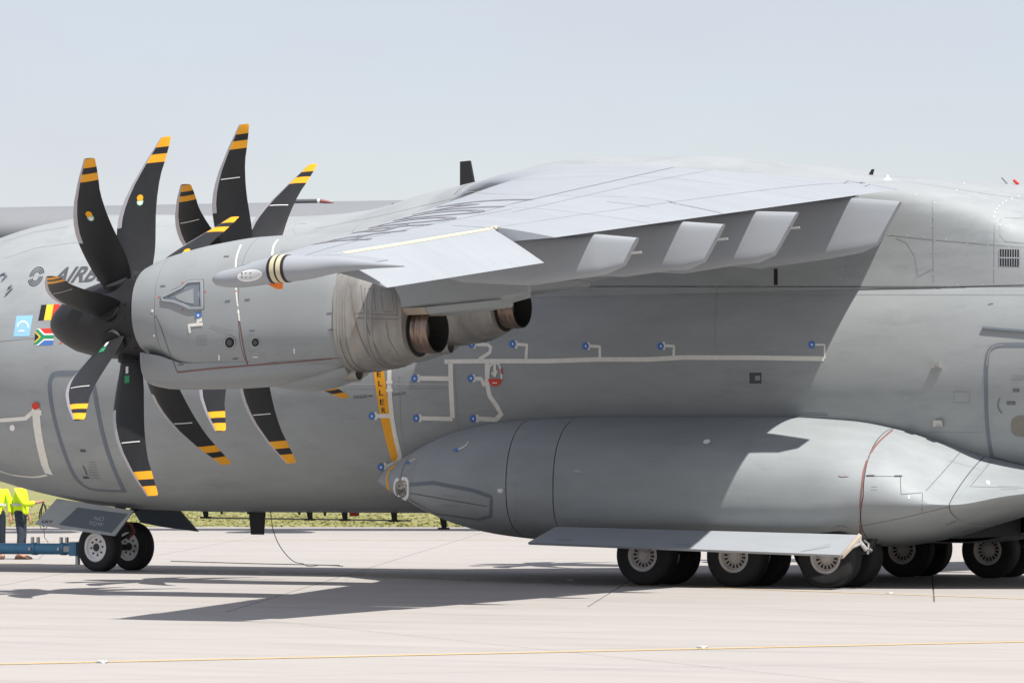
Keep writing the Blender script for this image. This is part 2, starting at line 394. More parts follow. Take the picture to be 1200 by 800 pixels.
# small pale reflector studs along the lines
for k, (u, v, lab) in enumerate([(120, 777, 'small pale reflector stud on the yellow line at lower left'), (823, 759.5, 'small pale reflector stud on the yellow line right of centre foreground'),
                                 (1043, 695.5, 'small pale reflector stud on the thin yellow line behind the rear wheel'), (669, 681, 'small pale reflector stud in the plane shadow before the front wheel'),
                                 (309, 672, 'small pale reflector stud in the fuselage shadow near the nose wheel')]):
    p = un(u, v, z=0); o = empty('pavement_stud', (p.x, p.y, .012)); tag(o, lab, 'stud', 'pale studs set in the pavement')
    b = MB().lathe([(0, .06), (.008, .055), (.010, .035)], 'z', 14, cap=(True, True)); b.build('base', M['steel'], o)
    MB().box((0, 0, .012), (.09, .04, .008)).build('reflector', M['white'], o)

# ------------------------------------------------------------------ the aircraft
plane = empty('transport_plane', (0, 0, 0))
tag(plane, 'large matt grey four propeller military transport plane filling the picture', 'aircraft')
# ---- fuselage
FUS = [  # x, bottom, top, half width
    (-15.9, 3.3, 3.5, .1), (-15.6, 3.0, 3.95, .7), (-14.5, 2.55, 4.75, 1.5), (-13, 2.08, 5.62, 2.1), (-11.5, 1.60, 6.28, 2.5), (-10.3, 1.34, 6.53, 2.66),
    (-9.4, 1.20, 6.61, 2.73), (-8, 1.12, 6.57, 2.76), (-6.5, 1.10, 6.49, 2.76), (-5, 1.10, 6.43, 2.76), (0, 1.10, 6.43, 2.76), (5, 1.10, 6.40, 2.76), (9, 1.14, 6.38, 2.76), (11, 1.30, 6.38, 2.74),
    (13, 1.70, 6.36, 2.66), (17, 2.9, 6.32, 2.3), (21, 4.2, 6.25, 1.7), (25, 5.2, 6.1, .9), (27, 5.6, 5.95, .3)]
NF = 112
def fus_sec(x):
    b, t, w = sinterp(FUS, x, 1), sinterp(FUS, x, 2), sinterp(FUS, x, 3); zc, rz = (b + t) / 2, (t - b) / 2
    return [(x, w * math.sin(2 * math.pi * k / NF), zc + rz * math.cos(2 * math.pi * k / NF)) for k in range(NF)]
xs = [-15.9, -15.75, -15.6, -15.3, -15] + [-14.5 + .25 * i for i in range(int((13 + 14.5) / .25) + 1)] + [14, 15, 16, 17, 18, 19, 20, 21, 22, 23, 24, 25, 26, 27]
fus = MB().loft([fus_sec(x) for x in xs]).build('fuselage', M['paint'], plane)
surf('fus', fus)
# ---- wing fairing over the fuselage
CR = [(-5.6, 6.41), (-5.0, 6.46), (-4.35, 6.56), (-3.3, 6.73), (-2.6, 6.80), (-1.9, 6.83), (-1, 6.86), (-.45, 6.89), (.2, 7.02), (.8, 7.13), (1.5, 7.17), (3, 7.12), (5, 6.97), (6.55, 6.73), (8, 6.58), (10, 6.44), (13, 6.36)]
BL = [(-5.6, 0), (-3.6, .25), (-1.5, 1), (9.0, 1), (9.8, .75), (10.8, .35), (12.5, 0)]
ZB = 4.74
SHO = [(4, 6.4), (7.0, 6.36), (7.7, 6.27), (8.15, 6.15), (8.6, 6.02), (9.0, 5.86), (9.6, 5.52), (10.5, 5.0)]
def fair_sec(x):
    q = []; ht = sinterp(CR, x) - ZB; bl = sinterp(BL, x); w = 2.575; nexp = interp([(-2.6, 2.3), (-1.5, 2.5), (-.5, 4.6), (2, 5), (5, 6), (6.5, 7), (8, 7), (10, 4)], x)
    b, t, wf = sinterp(FUS, x, 1), sinterp(FUS, x, 2), sinterp(FUS, x, 3); zc, rz = (b + t) / 2, (t - b) / 2
    for k in range(61):
        ph = math.pi * k / 60; c, s = math.cos(ph), math.sin(ph)
        rs = 1 / ((abs(c) / w) ** nexp + (abs(s) / ht) ** nexp) ** (1 / nexp)
        f = interp([(4, 0), (6.5, 1), (9.3, 1), (11, 0)], x)
        if f > 0:      # flat side wall with a separate roof above the shoulder
            zs = sinterp(SHO, x) - ZB; lo, hi = 0, 12
            for _ in range(40):
                r = (lo + hi) / 2
                if r * s < zs + (ht - zs) * (1 - (r * abs(c) / w) ** 1.7): lo = r
                else: hi = r
            rw = w / max(abs(c), 1e-4); rs2 = (lo ** -22 + rw ** -22) ** (-1 / 22); rs = rs + (rs2 - rs) * f
        # circle radius along this direction from (0, ZB)
        A = (c / wf) ** 2 + (s / rz) ** 2; B = 2 * s * (ZB - zc) / rz ** 2; Cc = ((ZB - zc) / rz) ** 2 - 1
        rc = (-B + math.sqrt(max(B * B - 4 * A * Cc, 0))) / (2 * A) + .012
        r = rc + (max(rs, rc) - rc) * bl if x > 3 else rc + (max(rs, rc * .995) - rc) * bl
        q.append((x, -r * c, ZB + r * s))
    return q + [(x, 2.3, ZB - .05), (x, -2.3, ZB - .05)]
fairing = MB().loft([fair_sec(-5.6 + .2 * i) for i in range(int(18.1 / .2) + 1)]).build('wing_fairing', M['paint'], plane)
surf('fair', fairing)
surf('body', fus, fairing)

# ---- wings
LEZ = [(2.2, 6.36), (2.7, 6.42), (3.4, 6.50), (4, 6.50), (5.5, 6.34), (12.5, 5.28), (17, 4.64), (21.2, 4.06)]
def le_x(s): return min(1.4 + (s - 2.8) * .2965, -.45 + .95 * (s - 2.7))      # swept root glove, then the straight leading edge
def te_x(s): return 7.7 + .0554 * (s - 2.8)
def te_z(s): return 6.29 - .1165 * (s - 2.8)
def wpt(s, f, side):
    x0, x1 = le_x(s), te_x(s); c = x1 - x0; t = interp([(2.8, .085), (5.5, .105), (12.5, .115), (21.2, .11)], s)
    yt = 5 * t * (.2969 * math.sqrt(max(f, 0)) - .126 * f - .3516 * f * f + .2843 * f ** 3 - .1036 * f ** 4)
    yc = interp([(2.8, .010), (12.5, .02)], s) * (4 * f * (1 - f))
    z0 = sinterp(LEZ, s); return Vector((x0 + c * f, -s, z0 + (te_z(s) - z0) * f + c * (yc + (yt if side > 0 else -yt))))
FLAP_C = .86
def hinge(s): return 1 - FLAP_C / (te_x(s) - le_x(s)) if s < 15.85 else 1 - (.92 if s < 20.3 else .3) / (te_x(s) - le_x(s)) * 1.0
NCH = 22
def wing_sec(s, fh):
    fs = [fh * .5 * (1 - math.cos(math.pi * i / NCH)) for i in range(NCH + 1)]
    up = [wpt(s, f, 1) for f in reversed(fs)]; lo = [wpt(s, f, -1) for f in fs[1:]]
    return up + lo
def move_sec(s, f0):
    fs = [f0 + (1 - f0) * i / 8 for i in range(9)]
    up = [wpt(s, f, 1) for f in fs]; lo = [wpt(s, f, -1) for f in reversed(fs[:-1])]
    a, b = up[0], lo[-1]; nose = (a + b) / 2 + Vector((-.06, 0, 0))
    return up + lo + [nose]
def make_wing(sg):
    def fl(secs): return [[Vector((p.x, p.y * sg, p.z)) for p in q] for q in secs]
    mb = MB()
    st = [2.2 + (15.85 - 2.2) * i / 26 for i in range(27)]; mb.loft(fl([wing_sec(s, hinge(s)) for s in st]))
    st = [15.851 + (20.3 - 15.851) * i / 8 for i in range(9)]; mb.loft(fl([wing_sec(s, 1 - .92 / (te_x(s) - le_x(s))) for s in st]))
    st = [20.301, 20.7, 21.1]; mb.loft(fl([wing_sec(s, .97) for s in st]))
    w = mb.build('wing', M['paint_wing'], plane)
    for a, b in ((2.72, 10.21), (10.25, 15.82)):
        st = [a + (b - a) * i / 12 for i in range(13)]
        MB().loft(fl([move_sec(s, hinge(s) + .005) for s in st])).build('flap', M['paint_wing'], w)
    # drooped aileron
    st = [15.9 + (20.26 - 15.9) * i / 6 for i in range(7)]; secs = []
    for s in st:
        f0 = 1 - .92 / (te_x(s) - le_x(s)) + .006; q = move_sec(s, f0); h = q[0]; an = R(21)
        r = []
        for p in q:
            dx, dz = p.x - h.x, p.z - h.z; r.append(Vector((h.x + dx * math.cos(an) + dz * math.sin(an), p.y, h.z - dx * math.sin(an) + dz * math.cos(an))))
        secs.append(r)
    MB().loft(fl(secs)).build('aileron', M['paint_wing'], w)
    # flap track fairings
    for y, tt, tb, bt in ((14.46, (.57, -.10), (.36, -.46), [(-.03, -.58), (-1.04, -.68), (-2.0, -.62), (-2.9, -.40)]),
                          (11.52, (.57, -.09), (.26, -.60), [(-.3, -.70), (-1.0, -.77), (-2.0, -.72), (-3.0, -.45)]),
                          (8.82, (.60, -.07), (.22, -.68), [(-.4, -.80), (-1.24, -.90), (-2.4, -.82), (-3.4, -.5)]),
                          (4.92, (.76, -.12), (.36, -.78), [(-.46, -.96), (-1.6, -1.08), (-2.8, -.95), (-3.8, -.55)])):
        X, Z = te_x(y), te_z(y); secs = []
        prof = [(tt, tb, .06)] + [((-.02, -.035), (tb[0] - .28, tb[1] - .1), .16)]
        for bx, bz in bt: prof.append(((bx - .1, -.05 if bx > -2.2 else -.02), (bx, bz), .175 if bx > -2.5 else .12))
        prof.append(((bt[-1][0] - .9, bt[-1][1] + .30), (bt[-1][0] - .9, bt[-1][1] + .22), .02))
        for top, bot, hw in prof:
            q = []
            for k in range(20):
                th = 2 * math.pi * k / 20; c, sn = math.cos(th), math.sin(th)
                yy = hw * math.copysign(abs(c) ** .35, c); tz = math.copysign(abs(sn) ** .5, sn) * .5 + .5
                q.append((X + bot[0] + (top[0] - bot[0]) * tz, sg * (-y + yy), Z + bot[1] + (top[1] - bot[1]) * tz))
            secs.append(q)
        fo = MB().loft(secs).build('flap_track_fairing', M['paint_wing'], w)
        pin = MB().tube([(X + .40, sg * (-y), Z - .30), (X + .62, sg * (-y), Z - .29)], .016, 6).build('tail_pin', M['steel'], w)
    return w
wing = make_wing(1); wing_r = make_wing(-1)
flaps = [c for c in wing.children if c.name.split('.')[0] in ('flap', 'aileron')]
surf('wing', wing, *flaps)

# wing tip pod with navigation light, stripe bands
def pod(sg):
    ax = [(6.75, 0), (6.765, .04), (6.82, .07), (6.95, .10), (7.12, .12), (7.47, .147), (7.7, .158), (7.99, .142), (8.5, .09), (9.0, .035), (9.35, .008)]
    az = [(6.75, 4.03), (7.12, 4.05), (7.47, 4.10), (7.7, 4.135), (7.99, 4.135), (8.5, 4.16), (9.35, 4.12)]
    def sec(x, gr=0):
        r = max(sinterp(ax, x), .004) + gr; zc = sinterp(az, x)
        return [(x, sg * (-21.2 + r * math.cos(2 * math.pi * k / 24)), zc + r * 1.0 * math.sin(2 * math.pi * k / 24)) for k in range(24)]
    p = MB().loft([sec(6.75 + 2.6 * i / 40) for i in range(41)]).build('wingtip_pod', M['paint_wing'], plane)
    for x0, x1, m in ((7.60, 7.64, 'black'), (7.64, 7.70, 'pale_band'), (7.70, 7.725, 'black'), (7.725, 7.785, 'pale_band'), (7.785, 7.825, 'black')):
        MB().loft([sec(x0, .006), sec(x1, .006)], cap=(False, False)).build('marking_band', M[m], p)
    st = MB().prism([(7.46, sg * -21.2, 3.985), (7.71, sg * -21.2, 3.99), (7.71, sg * -21.2, 3.905), (7.65, sg * -21.2, 3.90)], (0, .03, 0)).build('orange_cover', M['orange'], p)
    return p
podl = pod(1); pod(-1)
surf('pod', podl)
def ell(u, v, a, b, rot, n=18):
    return [(u + a * math.cos(t) * math.cos(rot) - b * math.sin(t) * math.sin(rot), v + a * math.cos(t) * math.sin(rot) + b * math.sin(t) * math.cos(rot)) for t in [2 * math.pi * i / n for i in range(n)]]
b = MB(); blob(b, 'pod', ell(293, 322.8, 14.8, 6.6, R(-9)), .004); b.build('lens_frame', M['white_clean'], podl)
b = MB(); blob(b, 'pod', ell(293, 322.8, 13.0, 5.0, R(-9)), .008); b.build('light_lens', M['lens'], podl)
for u in (283, 287.5, 293):
    b = MB(); patch(b, 'pod', [(u, 319.5), (u + 2, 319.2), (u + 2, 325.5), (u, 325.8)], .011, 1, 1); b.build('lamp', M['lamp'], podl, fix=False)

# ---- sponsons
SP = [  # x, top, bottom, height of widest point, outer y, top exponent, bottom exponent
    (-2.45, 1.69, 1.67, 1.68, 1.95, 2, 2), (-2.1, 1.93, 1.50, 1.68, 2.36, 2, 2), (-1.65, 2.13, 1.32, 1.66, 2.78, 2, 2), (-1.1, 2.37, 1.10, 1.62, 3.22, 2.1, 2.1), (-.5, 2.55, .90, 1.60, 3.62, 2.2, 2.2),
    (.3, 2.68, .755, 1.58, 4.02, 2.3, 2.4), (1.2, 2.735, .68, 1.56, 4.27, 2.35, 2.7), (2.2, 2.75, .655, 1.55, 4.38, 2.4, 3.1), (5, 2.74, .65, 1.55, 4.41, 2.4, 3.2), (6.7, 2.65, .625, 1.5, 4.39, 2.3, 3.0),
    (7.5, 2.51, .63, 1.42, 4.31, 2.1, 2.2), (8.2, 2.31, .74, 1.34, 4.18, 1.6, 2.0), (8.9, 2.06, .98, 1.31, 3.98, 1.15, 1.8), (9.8, 1.86, 1.25, 1.45, 3.65, 1.1, 1.7), (11, 1.72, 1.48, 1.58, 3.1, 1.1, 1.7), (12.3, 1.66, 1.6, 1.63, 2.4, 1.1, 1.7)]
def sp_sec(x, sg, gr=0):
    t, bo, zm, yo, n1, n2 = [sinterp(SP, x, k) for k in range(1, 7)]; yc = min(2.05, yo - .02); q = [(x, -sg * 1.35, max(bo + .01, t - .1))]
    t += gr; bo -= gr; yo += gr
    for k in range(57):
        ph = math.pi / 2 - math.pi * k / 56; s = math.sin(ph); n = n1 if s >= 0 else n2
        yy = yc + (yo - yc) * max(1 - abs(s) ** n, 0) ** (1 / n); zz = zm + (t - zm if s >= 0 else zm - bo) * s
        q.append((x, -sg * yy, zz))
    q.append((x, -sg * 1.35, bo))
    k = interp([(-1.4, 0), (.6, .27), (2.5, .26), (6, .15), (8, .15), (10, .0)], x)      # seams lean aft towards the outside
    return [(a + k * (abs(b) - 2.45) - interp([(5.5, 0), (6.5, .25), (8, .25), (10, 0)], x) * max(zm - c, 0), b, c) for a, b, c in q]
def make_sponson(sg):
    xs = [-2.45 + 14.75 * i / 90 for i in range(91)]
    core = MB().loft([sp_sec(x, sg, -.02) for x in xs]).build('sponson', M['gap'], plane)
    cuts = [-2.45, -1.35, .85, 1.77, 7.41, 8.85, 12.3]; g = .009
    for a, c in zip(cuts, cuts[1:]):
        a2, c2 = a + (g if a > -2.4 else 0), c - g; n = max(6, int((c2 - a2) / .13))
        MB().loft([sp_sec(a2 + (c2 - a2) * i / n, sg) for i in range(n + 1)]).build('sponson_shell', M['paint_sponson'], core)
    return core
spl = make_sponson(1); spr = make_sponson(-1)
surf('sp', *spl.children)

# ---- engine nacelles: built once at the outer left engine (origin at its hub), then copied
HUB = Vector((0, -12.5, 4.08))
NC = [  # x, top, bottom, half width
    (.10, .72, -.60, .655), (.35, .82, -.66, .70), (.6, .885, -.75, .735), (.85, .94, -.85, .76), (1.2, 1.0, -.88, .79), (2.0, 1.085, -.88, .815), (2.8, 1.10, -.86, .81), (3.4, 1.06, -.83, .79), (3.6, .98, -.82, .76), (4.0, .6, -.72, .64), (4.35, .42, -.62, .46)]
def nac_sec(x, gr=0, a0=0, a1=360, n=56):
    t, bo, w = sinterp(NC, x, 1) + gr, sinterp(NC, x, 2) - gr, sinterp(NC, x, 3) + gr; zc, rz = (t + bo) / 2, (t - bo) / 2; q = []
    for k in range(n + (0 if a1 - a0 >= 360 else 1)):
        th = R(a0 + (a1 - a0) * k / n); c, s = math.cos(th), math.sin(th)
        e = 2 / 2.25 if s >= 0 else 2 / interp([(.4, 2.25), (1.0, 2.9)], x); q.append((x, w * math.copysign(abs(c) ** e, c), zc + rz * math.copysign(abs(s) ** e, s)))
    return q
def shell(mb, x0, x1, a0, a1, th=.02, n=20, step=.08, mi=0):
    k = max(2, int((x1 - x0) / step)); secs = []
    for i in range(k + 1):
        x = x0 + (x1 - x0) * i / k; o = nac_sec(x, 0, a0, a1, n); q = nac_sec(x, -th, a0, a1, n); secs.append(o + q[::-1])
    return mb.loft(secs)
def chin_sec(x, gr=0):
    w = sinterp([(.12, .50), (.5, .58), (2, .60), (3.0, .5), (3.6, .34)], x) + gr
    bo = sinterp([(.12, -1.02), (.5, -1.08), (1.2, -1.08), (2.2, -1.04), (3.0, -.95), (3.6, -.80)], x) - gr; t = interp([(.12, -.55), (.5, -.6), (.9, -.72)], x)
    q = []
    for k in range(29):
        ph = math.pi * k / 28; c, s = math.cos(ph), math.sin(ph); q.append((x, w * math.copysign(abs(c) ** .6, c), t + (bo - t) * abs(s) ** .7))
    return q
def make_nacelle(first):
    core = MB().loft([nac_sec(.12 + 4.2 * i / 60, -.022) for i in range(61)]).build('nacelle', M['seam'], plane, HUB.copy())
    P = M['paint_cowl']; gA = .6
    # cowl panels: nose ring, forward and aft cowl doors left and right, top strips
    shell(MB(), .10, .545, 0, 359.99, n=56).build('nose_cowl', P, core)
    for a0, a1, nm in ((208, 268, 'lower_cowl'), (272, 332, 'lower_cowl')): pass
    for x0, x1 in ((.553, 2.02), (2.03, 3.585)):
        for a0, a1 in ((90.3, 231.5), (-51.5, 89.7)):
            shell(MB(), x0, x1, a0, a1, n=40).build('cowl_panel', P, core)
        shell(MB(), x0, x1, 232.3, 307.7, n=20).build('lower_cowl', P, core)
    # chin scoop with a pale rounded lip and a flat mouth, its shade put into black colour
    ch = MB().loft([chin_sec(.2 + 3.4 * i / 30) for i in range(31)]).build('chin_scoop', P, core)
    lip = MB(); A, B = chin_sec(.2), chin_sec(.2)
    lip.tube([(.18, p[1] * .985, p[2] + .01) for p in chin_sec(.2, -.045)] , .05, 8); lip.build('scoop_lip', M['paint_wing'], core)
    mo = MB(); q = chin_sec(.2, -.06); mo.add([(.185, p[1], p[2]) for p in q], [tuple(range(len(q)))], 0, False); mo.build('scoop_mouth', M['soot'], core)
    # belly fairing with tan outlet
    bf = []
    for i in range(15):
        t = i / 14; x = 1.9 + 1.6 * t; w = .34 * math.sin(math.pi * min(t * 1.25, 1) * .5) ** .6 + .01; d = sinterp([(0, .0), (.3, .13), (.7, .2), (1, .16)], t)
        z0 = sinterp([(1.9, -1.02), (2.8, -.96), (3.5, -.82)], x); q = []
        for k in range(17):
            ph = math.pi * k / 16; q.append((x, w * math.cos(ph), z0 - (d * math.sin(ph)) + .02))
        bf.append(q)
    MB().loft(bf, cap=(False, True)).build('belly_fairing', P, core)
    MB().lathe([(3.4, .13), (3.56, .125), (3.60, .12), (3.60, .10), (3.5, .1)], 'x', 16, c=(0, -.12, -.88), cap=(False, True)).build('vent_outlet', M['hot'], core)
    # hot exhaust shroud with ribs, then nozzle
    hs = MB()
    def hsec(x, gr=0):
        t = sinterp([(3.57, .76), (4.0, .64), (4.5, .42)], x); bo = sinterp([(3.57, -.875), (4.0, -.83), (4.5, -.66)], x); w = sinterp([(3.57, .785), (4.0, .74), (4.35, .62), (4.5, .50)], x) + gr
        zc, rz = (t + bo) / 2, (t - bo) / 2 + gr
        return [(x, w * math.copysign(abs(math.cos(a)) ** .7, math.cos(a)), zc + rz * math.copysign(abs(math.sin(a)) ** .75, math.sin(a))) for a in [2 * math.pi * k / 40 for k in range(40)]]
    hs.loft([hsec(3.57 + .93 * i / 12) for i in range(13)], cap=(True, True)); hs.build('exhaust_shroud', M['hot'], core)
    for x in (3.63, 3.72, 4.05, 4.12):
        MB().loft([hsec(x, .008), hsec(x + .03, .008)], cap=(False, False)).build('shroud_rib', M['hot'], core)
    nz = MB(); c = (0, 0, -.30)
    nz.lathe([(4.3, .30), (4.5, .30), (4.53, .315), (4.56, .305), (4.59, .305), (4.605, .322), (4.635, .322), (4.65, .312), (4.68, .312), (4.695, .328), (4.73, .328), (4.75, .318), (4.80, .318)], 'x', 40, c=c); nz.build('exhaust_nozzle', M['nozzle'], core)
    nb = MB(); nb.lathe([(4.80, .318), (4.802, .30), (4.3, .27), (4.0, .24)], 'x', 40, c=c, cap=(False, True)); nb.build('nozzle_bore', M['soot'], core)
    MB().lathe([(4.507, .37), (4.506, .29)], 'x', 40, c=c).build('nozzle_gap', M['soot'], core)
    # pylon / aft fairing under the wing
    py = MB(); secs = []
    for x, t, bo, w in ((3.3, .95, .1, .62), (3.9, .95, -.02, .58), (4.45, .98, -.08, .5), (5.2, .95, .0, .36), (5.9, .9, .06, .18), (6.25, .9, .12, .05)):
        secs.append([(x, w, t), (x, w, bo + .08), (x, w * .8, bo), (x, -w * .8, bo), (x, -w, bo + .08), (x, -w, t)])
    py.loft(secs, smooth=False); py.build('pylon', M['paint_cowl'], core)
    ps = MB(); ps.loft([[(x, w, t), (x, w * .8, t - .09), (x, -w * .8, t - .09), (x, -w, t)] for x, t, w in ((4.40, -.01, .50), (4.85, .0, .45))], smooth=False); ps.build('soot_panel', M['sooty_paint'], core)
    ps = MB(); ps.loft([[(x, w, t), (x, w * .8, t - .09), (x, -w * .8, t - .09), (x, -w, t)] for x, t, w in ((4.86, .0, .45), (5.3, .04, .34), (5.9, .09, .2))], smooth=False); ps.build('pylon_skirt', P, core)
    # over-wing hump
    hp = MB(); secs = []
    for i in range(17):
        t = i / 16; x = 2.6 + 3.4 * t; w = .62 * (1 - t ** 2) + .03; h = sinterp([(0, 1.06), (.4, 1.12), (.7, 1.12), (1, 1.05)], t)
        secs.append([(x, w * math.cos(math.pi * k / 12), .6 + (h - .6) * math.sin(math.pi * k / 12) ** .6) for k in range(13)])
    hp.loft(secs); hp.build('overwing_fairing', M['paint_cowl'], core)
    return core
nac = make_nacelle(True)
def copy_part(o, loc):
    c = o.copy(); COL.objects.link(c); c.location = loc
    for ch in list(o.children):
        k = ch.copy(); COL.objects.link(k); k.parent = c
    return c
HUBS = [HUB, Vector((-1.76, -6.8, 4.66)), Vector((-1.76, 6.8, 4.66)), Vector((0, 12.5, 4.08))]
for h in HUBS[1:]: copy_part(nac, h)
surf('nac', *[c for c in nac.children if c.name.split('.')[0] in ('nose_cowl', 'cowl_panel', 'lower_cowl', 'exhaust_shroud', 'chin_scoop')])

# ---- propellers
BR = [(.55, -.20, .21, 20), (.80, -.26, .28, 17), (1.1, -.30, .31, 13), (1.35, -.31, .31, 10), (1.5, -.30, .31, 8), (1.8, -.21, .33, 5), (2.0, -.11, .36, 3), (2.15, -.01, .395, 2), (2.30, .09, .45, 1), (2.42, .18, .49, 0), (2.52, .262, .525, -1), (2.60, .325, .55, -2), (2.645, .36, .562, -2), (2.665, .378, .545, -2)]
def blade_mesh(kind):
    T = [0, .14, .30, .5, .75, .93, 1]; TH = [0, .85, 1, .95, .6, .25, 0]; secs = []
    rs = []
    for a, b in zip(BR, BR[1:]):
        k = 2 if b[0] - a[0] > .2 else 1
        rs += [a[0] + (b[0] - a[0]) * i / k for i in range(k)]
    rs.append(BR[-1][0])
    for r in rs:
        le, te, tw = sinterp(BR, r, 1), sinterp(BR, r, 2), R(sinterp(BR, r, 3)); c = te - le
        th = interp([(.55, .075), (1.1, .05), (1.8, .028), (2.665, .012)], r); q = []
        for t, h in zip(T, TH): q.append((le + c * t, h * th, r))
        for t, h in list(zip(T, TH))[-2:0:-1]: q.append((le + c * t, -h * th, r))
        q = [(x * math.cos(tw) - y * math.sin(tw), x * math.sin(tw) + y * math.cos(tw), z) for x, y, z in q]; secs.append(q)
    mb = MB(); mb.loft(secs); n = len(secs[0])
    k = 0
    for i in range(len(secs) - 1):
        r = (secs[i][0][2] + secs[i + 1][0][2]) / 2
        for j in range(n):
            if r > 1.35 and j in (0, n - 1): mi = 2
            elif r > 2.52 or 2.30 < r < 2.42: mi = 1
            else: mi = 0
            mb.m[k] = mi; k += 1
    # markings lie on both faces
    def mark(x, r, pts, mi, off=.003):
        for sd in (1, -1):
            vs = []
            for a, b in (dens(pts + [pts[0]], .05)[:-1] if len(pts) < 5 else pts):
                rr, xx = r + b, x + a; tw = R(sinterp(BR, rr, 3)); le, te = sinterp(BR, rr, 1), sinterp(BR, rr, 2); t = (xx - le) / (te - le)
                th = interp([(.55, .075), (1.1, .05), (1.8, .028), (2.665, .012)], rr) * interp([(T[i], TH[i]) for i in range(7)], t)
                y = sd * (th + off); vs.append((xx * math.cos(tw) - y * math.sin(tw), xx * math.sin(tw) + y * math.cos(tw), rr))
            mb.add(vs, [tuple(range(len(vs)))], mi, False)
    if kind == 'sticker':
        mark(.06, 1.725, [(.052 * math.cos(t), .055 * math.sin(t)) for t in [math.pi * 2 * i / 12 for i in range(12)]], 4)
        mark(.06, 1.71, [(.03 * math.cos(t), .03 * math.sin(t)) for t in [math.pi * 2 * i / 8 for i in range(8)]], 3, .005)
        mark(.06, 1.785, [(.052 * math.cos(t), .05 * math.sin(t)) for t in [math.pi * 2 * i / 12 for i in range(12)]], 1, .007)
    if kind == 'line':
        for q in range(6): mark(.08, 1.86, [(-.16 + .055 * q, -.008), (-.16 + .055 * (q + 1), -.008), (-.16 + .055 * (q + 1), .006), (-.16 + .055 * q, .006)], 3, .005)
    if kind == 'tag':
        for q in range(6): mark(.08, 1.86, [(-.16 + .055 * q, -.008), (-.16 + .055 * (q + 1), -.008), (-.16 + .055 * (q + 1), .006), (-.16 + .055 * q, .006)], 3, .005)
        mark(.0, .92, [(-.05, -.05), (.05, -.05), (.05, .06), (-.05, .06)], 5); mark(.0, .79, [(-.025, -.05), (.03, -.05), (.03, .05), (-.025, .05)], 3)
    return mb.mesh('blade', [M['blade'], M['amber'], M['metal_le'], M['white_clean'], M['decal_green'], M['green']], fix=True)
BM = {k: blade_mesh(k) for k in ('sticker', 'line', 'tag')}
def spinner_mesh():
    mb = MB(); mb.lathe([(-1.75, .004), (-1.74, .07), (-1.70, .14), (-1.62, .22), (-1.48, .32), (-1.30, .42), (-1.05, .50), (-.75, .565), (-.4, .605), (-.02, .635), (.085, .64), (.085, .5)], 'x', 48, cap=(True, True))
    for k in range(8):
        th = R(45 * k + 5)
        for (x, a) in ((-.02, 9), (-.02, -9), (-.62, 7), (-.62, -7)):
            r = .637 if x > -.1 else .568; aa = th + R(a); mb.box((0, 0, 0), (.02, .02, .02), 0, Matrix.Translation((x, r * math.sin(aa), r * math.cos(aa))))
    return mb.mesh('propeller', [M['spinner']])
SPIN = spinner_mesh()
socket = MB().lathe([(.52, .19), (.66, .185), (.665, .15)], 'z', 20, cap=(False, True)).mesh('blade_socket', M['black'])
kinds = {0: ['sticker', 'sticker', 'sticker', 'line', 'sticker', 'tag', 'tag', 'line'], 1: ['sticker', 'line', 'line', 'line', 'line', 'line', 'sticker', 'line']}
for i, h in enumerate(HUBS):
    pr = link('propeller', SPIN, plane, h)
    pr.rotation_euler = (0, -R(3.8), 0)      # thrust line points slightly down
    if i in (1, 2): pr.scale = (1.03, 1.03, 1.03)
    for k in range(8):
        th = (9.7 + 45 * (k - 1)) if i in (0, 3) else (-8.5 + 45 * k)
        # order for the outer prop: upper-left blade first, going clockwise as seen from the camera
        kd = {0: ['sticker', 'sticker', 'sticker', 'line', 'line', 'tag', 'tag', 'line'], 1: ['line', 'line', 'sticker', 'line', 'line', 'sticker', 'line', 'line']}[0 if i in (0, 3) else 1][k]
        bl = link('blade', BM[kd], pr, (-.33, 0, 0)); bl.rotation_euler = (-R(th), 0, 0)
        so = link('blade_socket', socket, pr, (-.33, 0, 0)); so.rotation_euler = (-R(th), 0, 0)

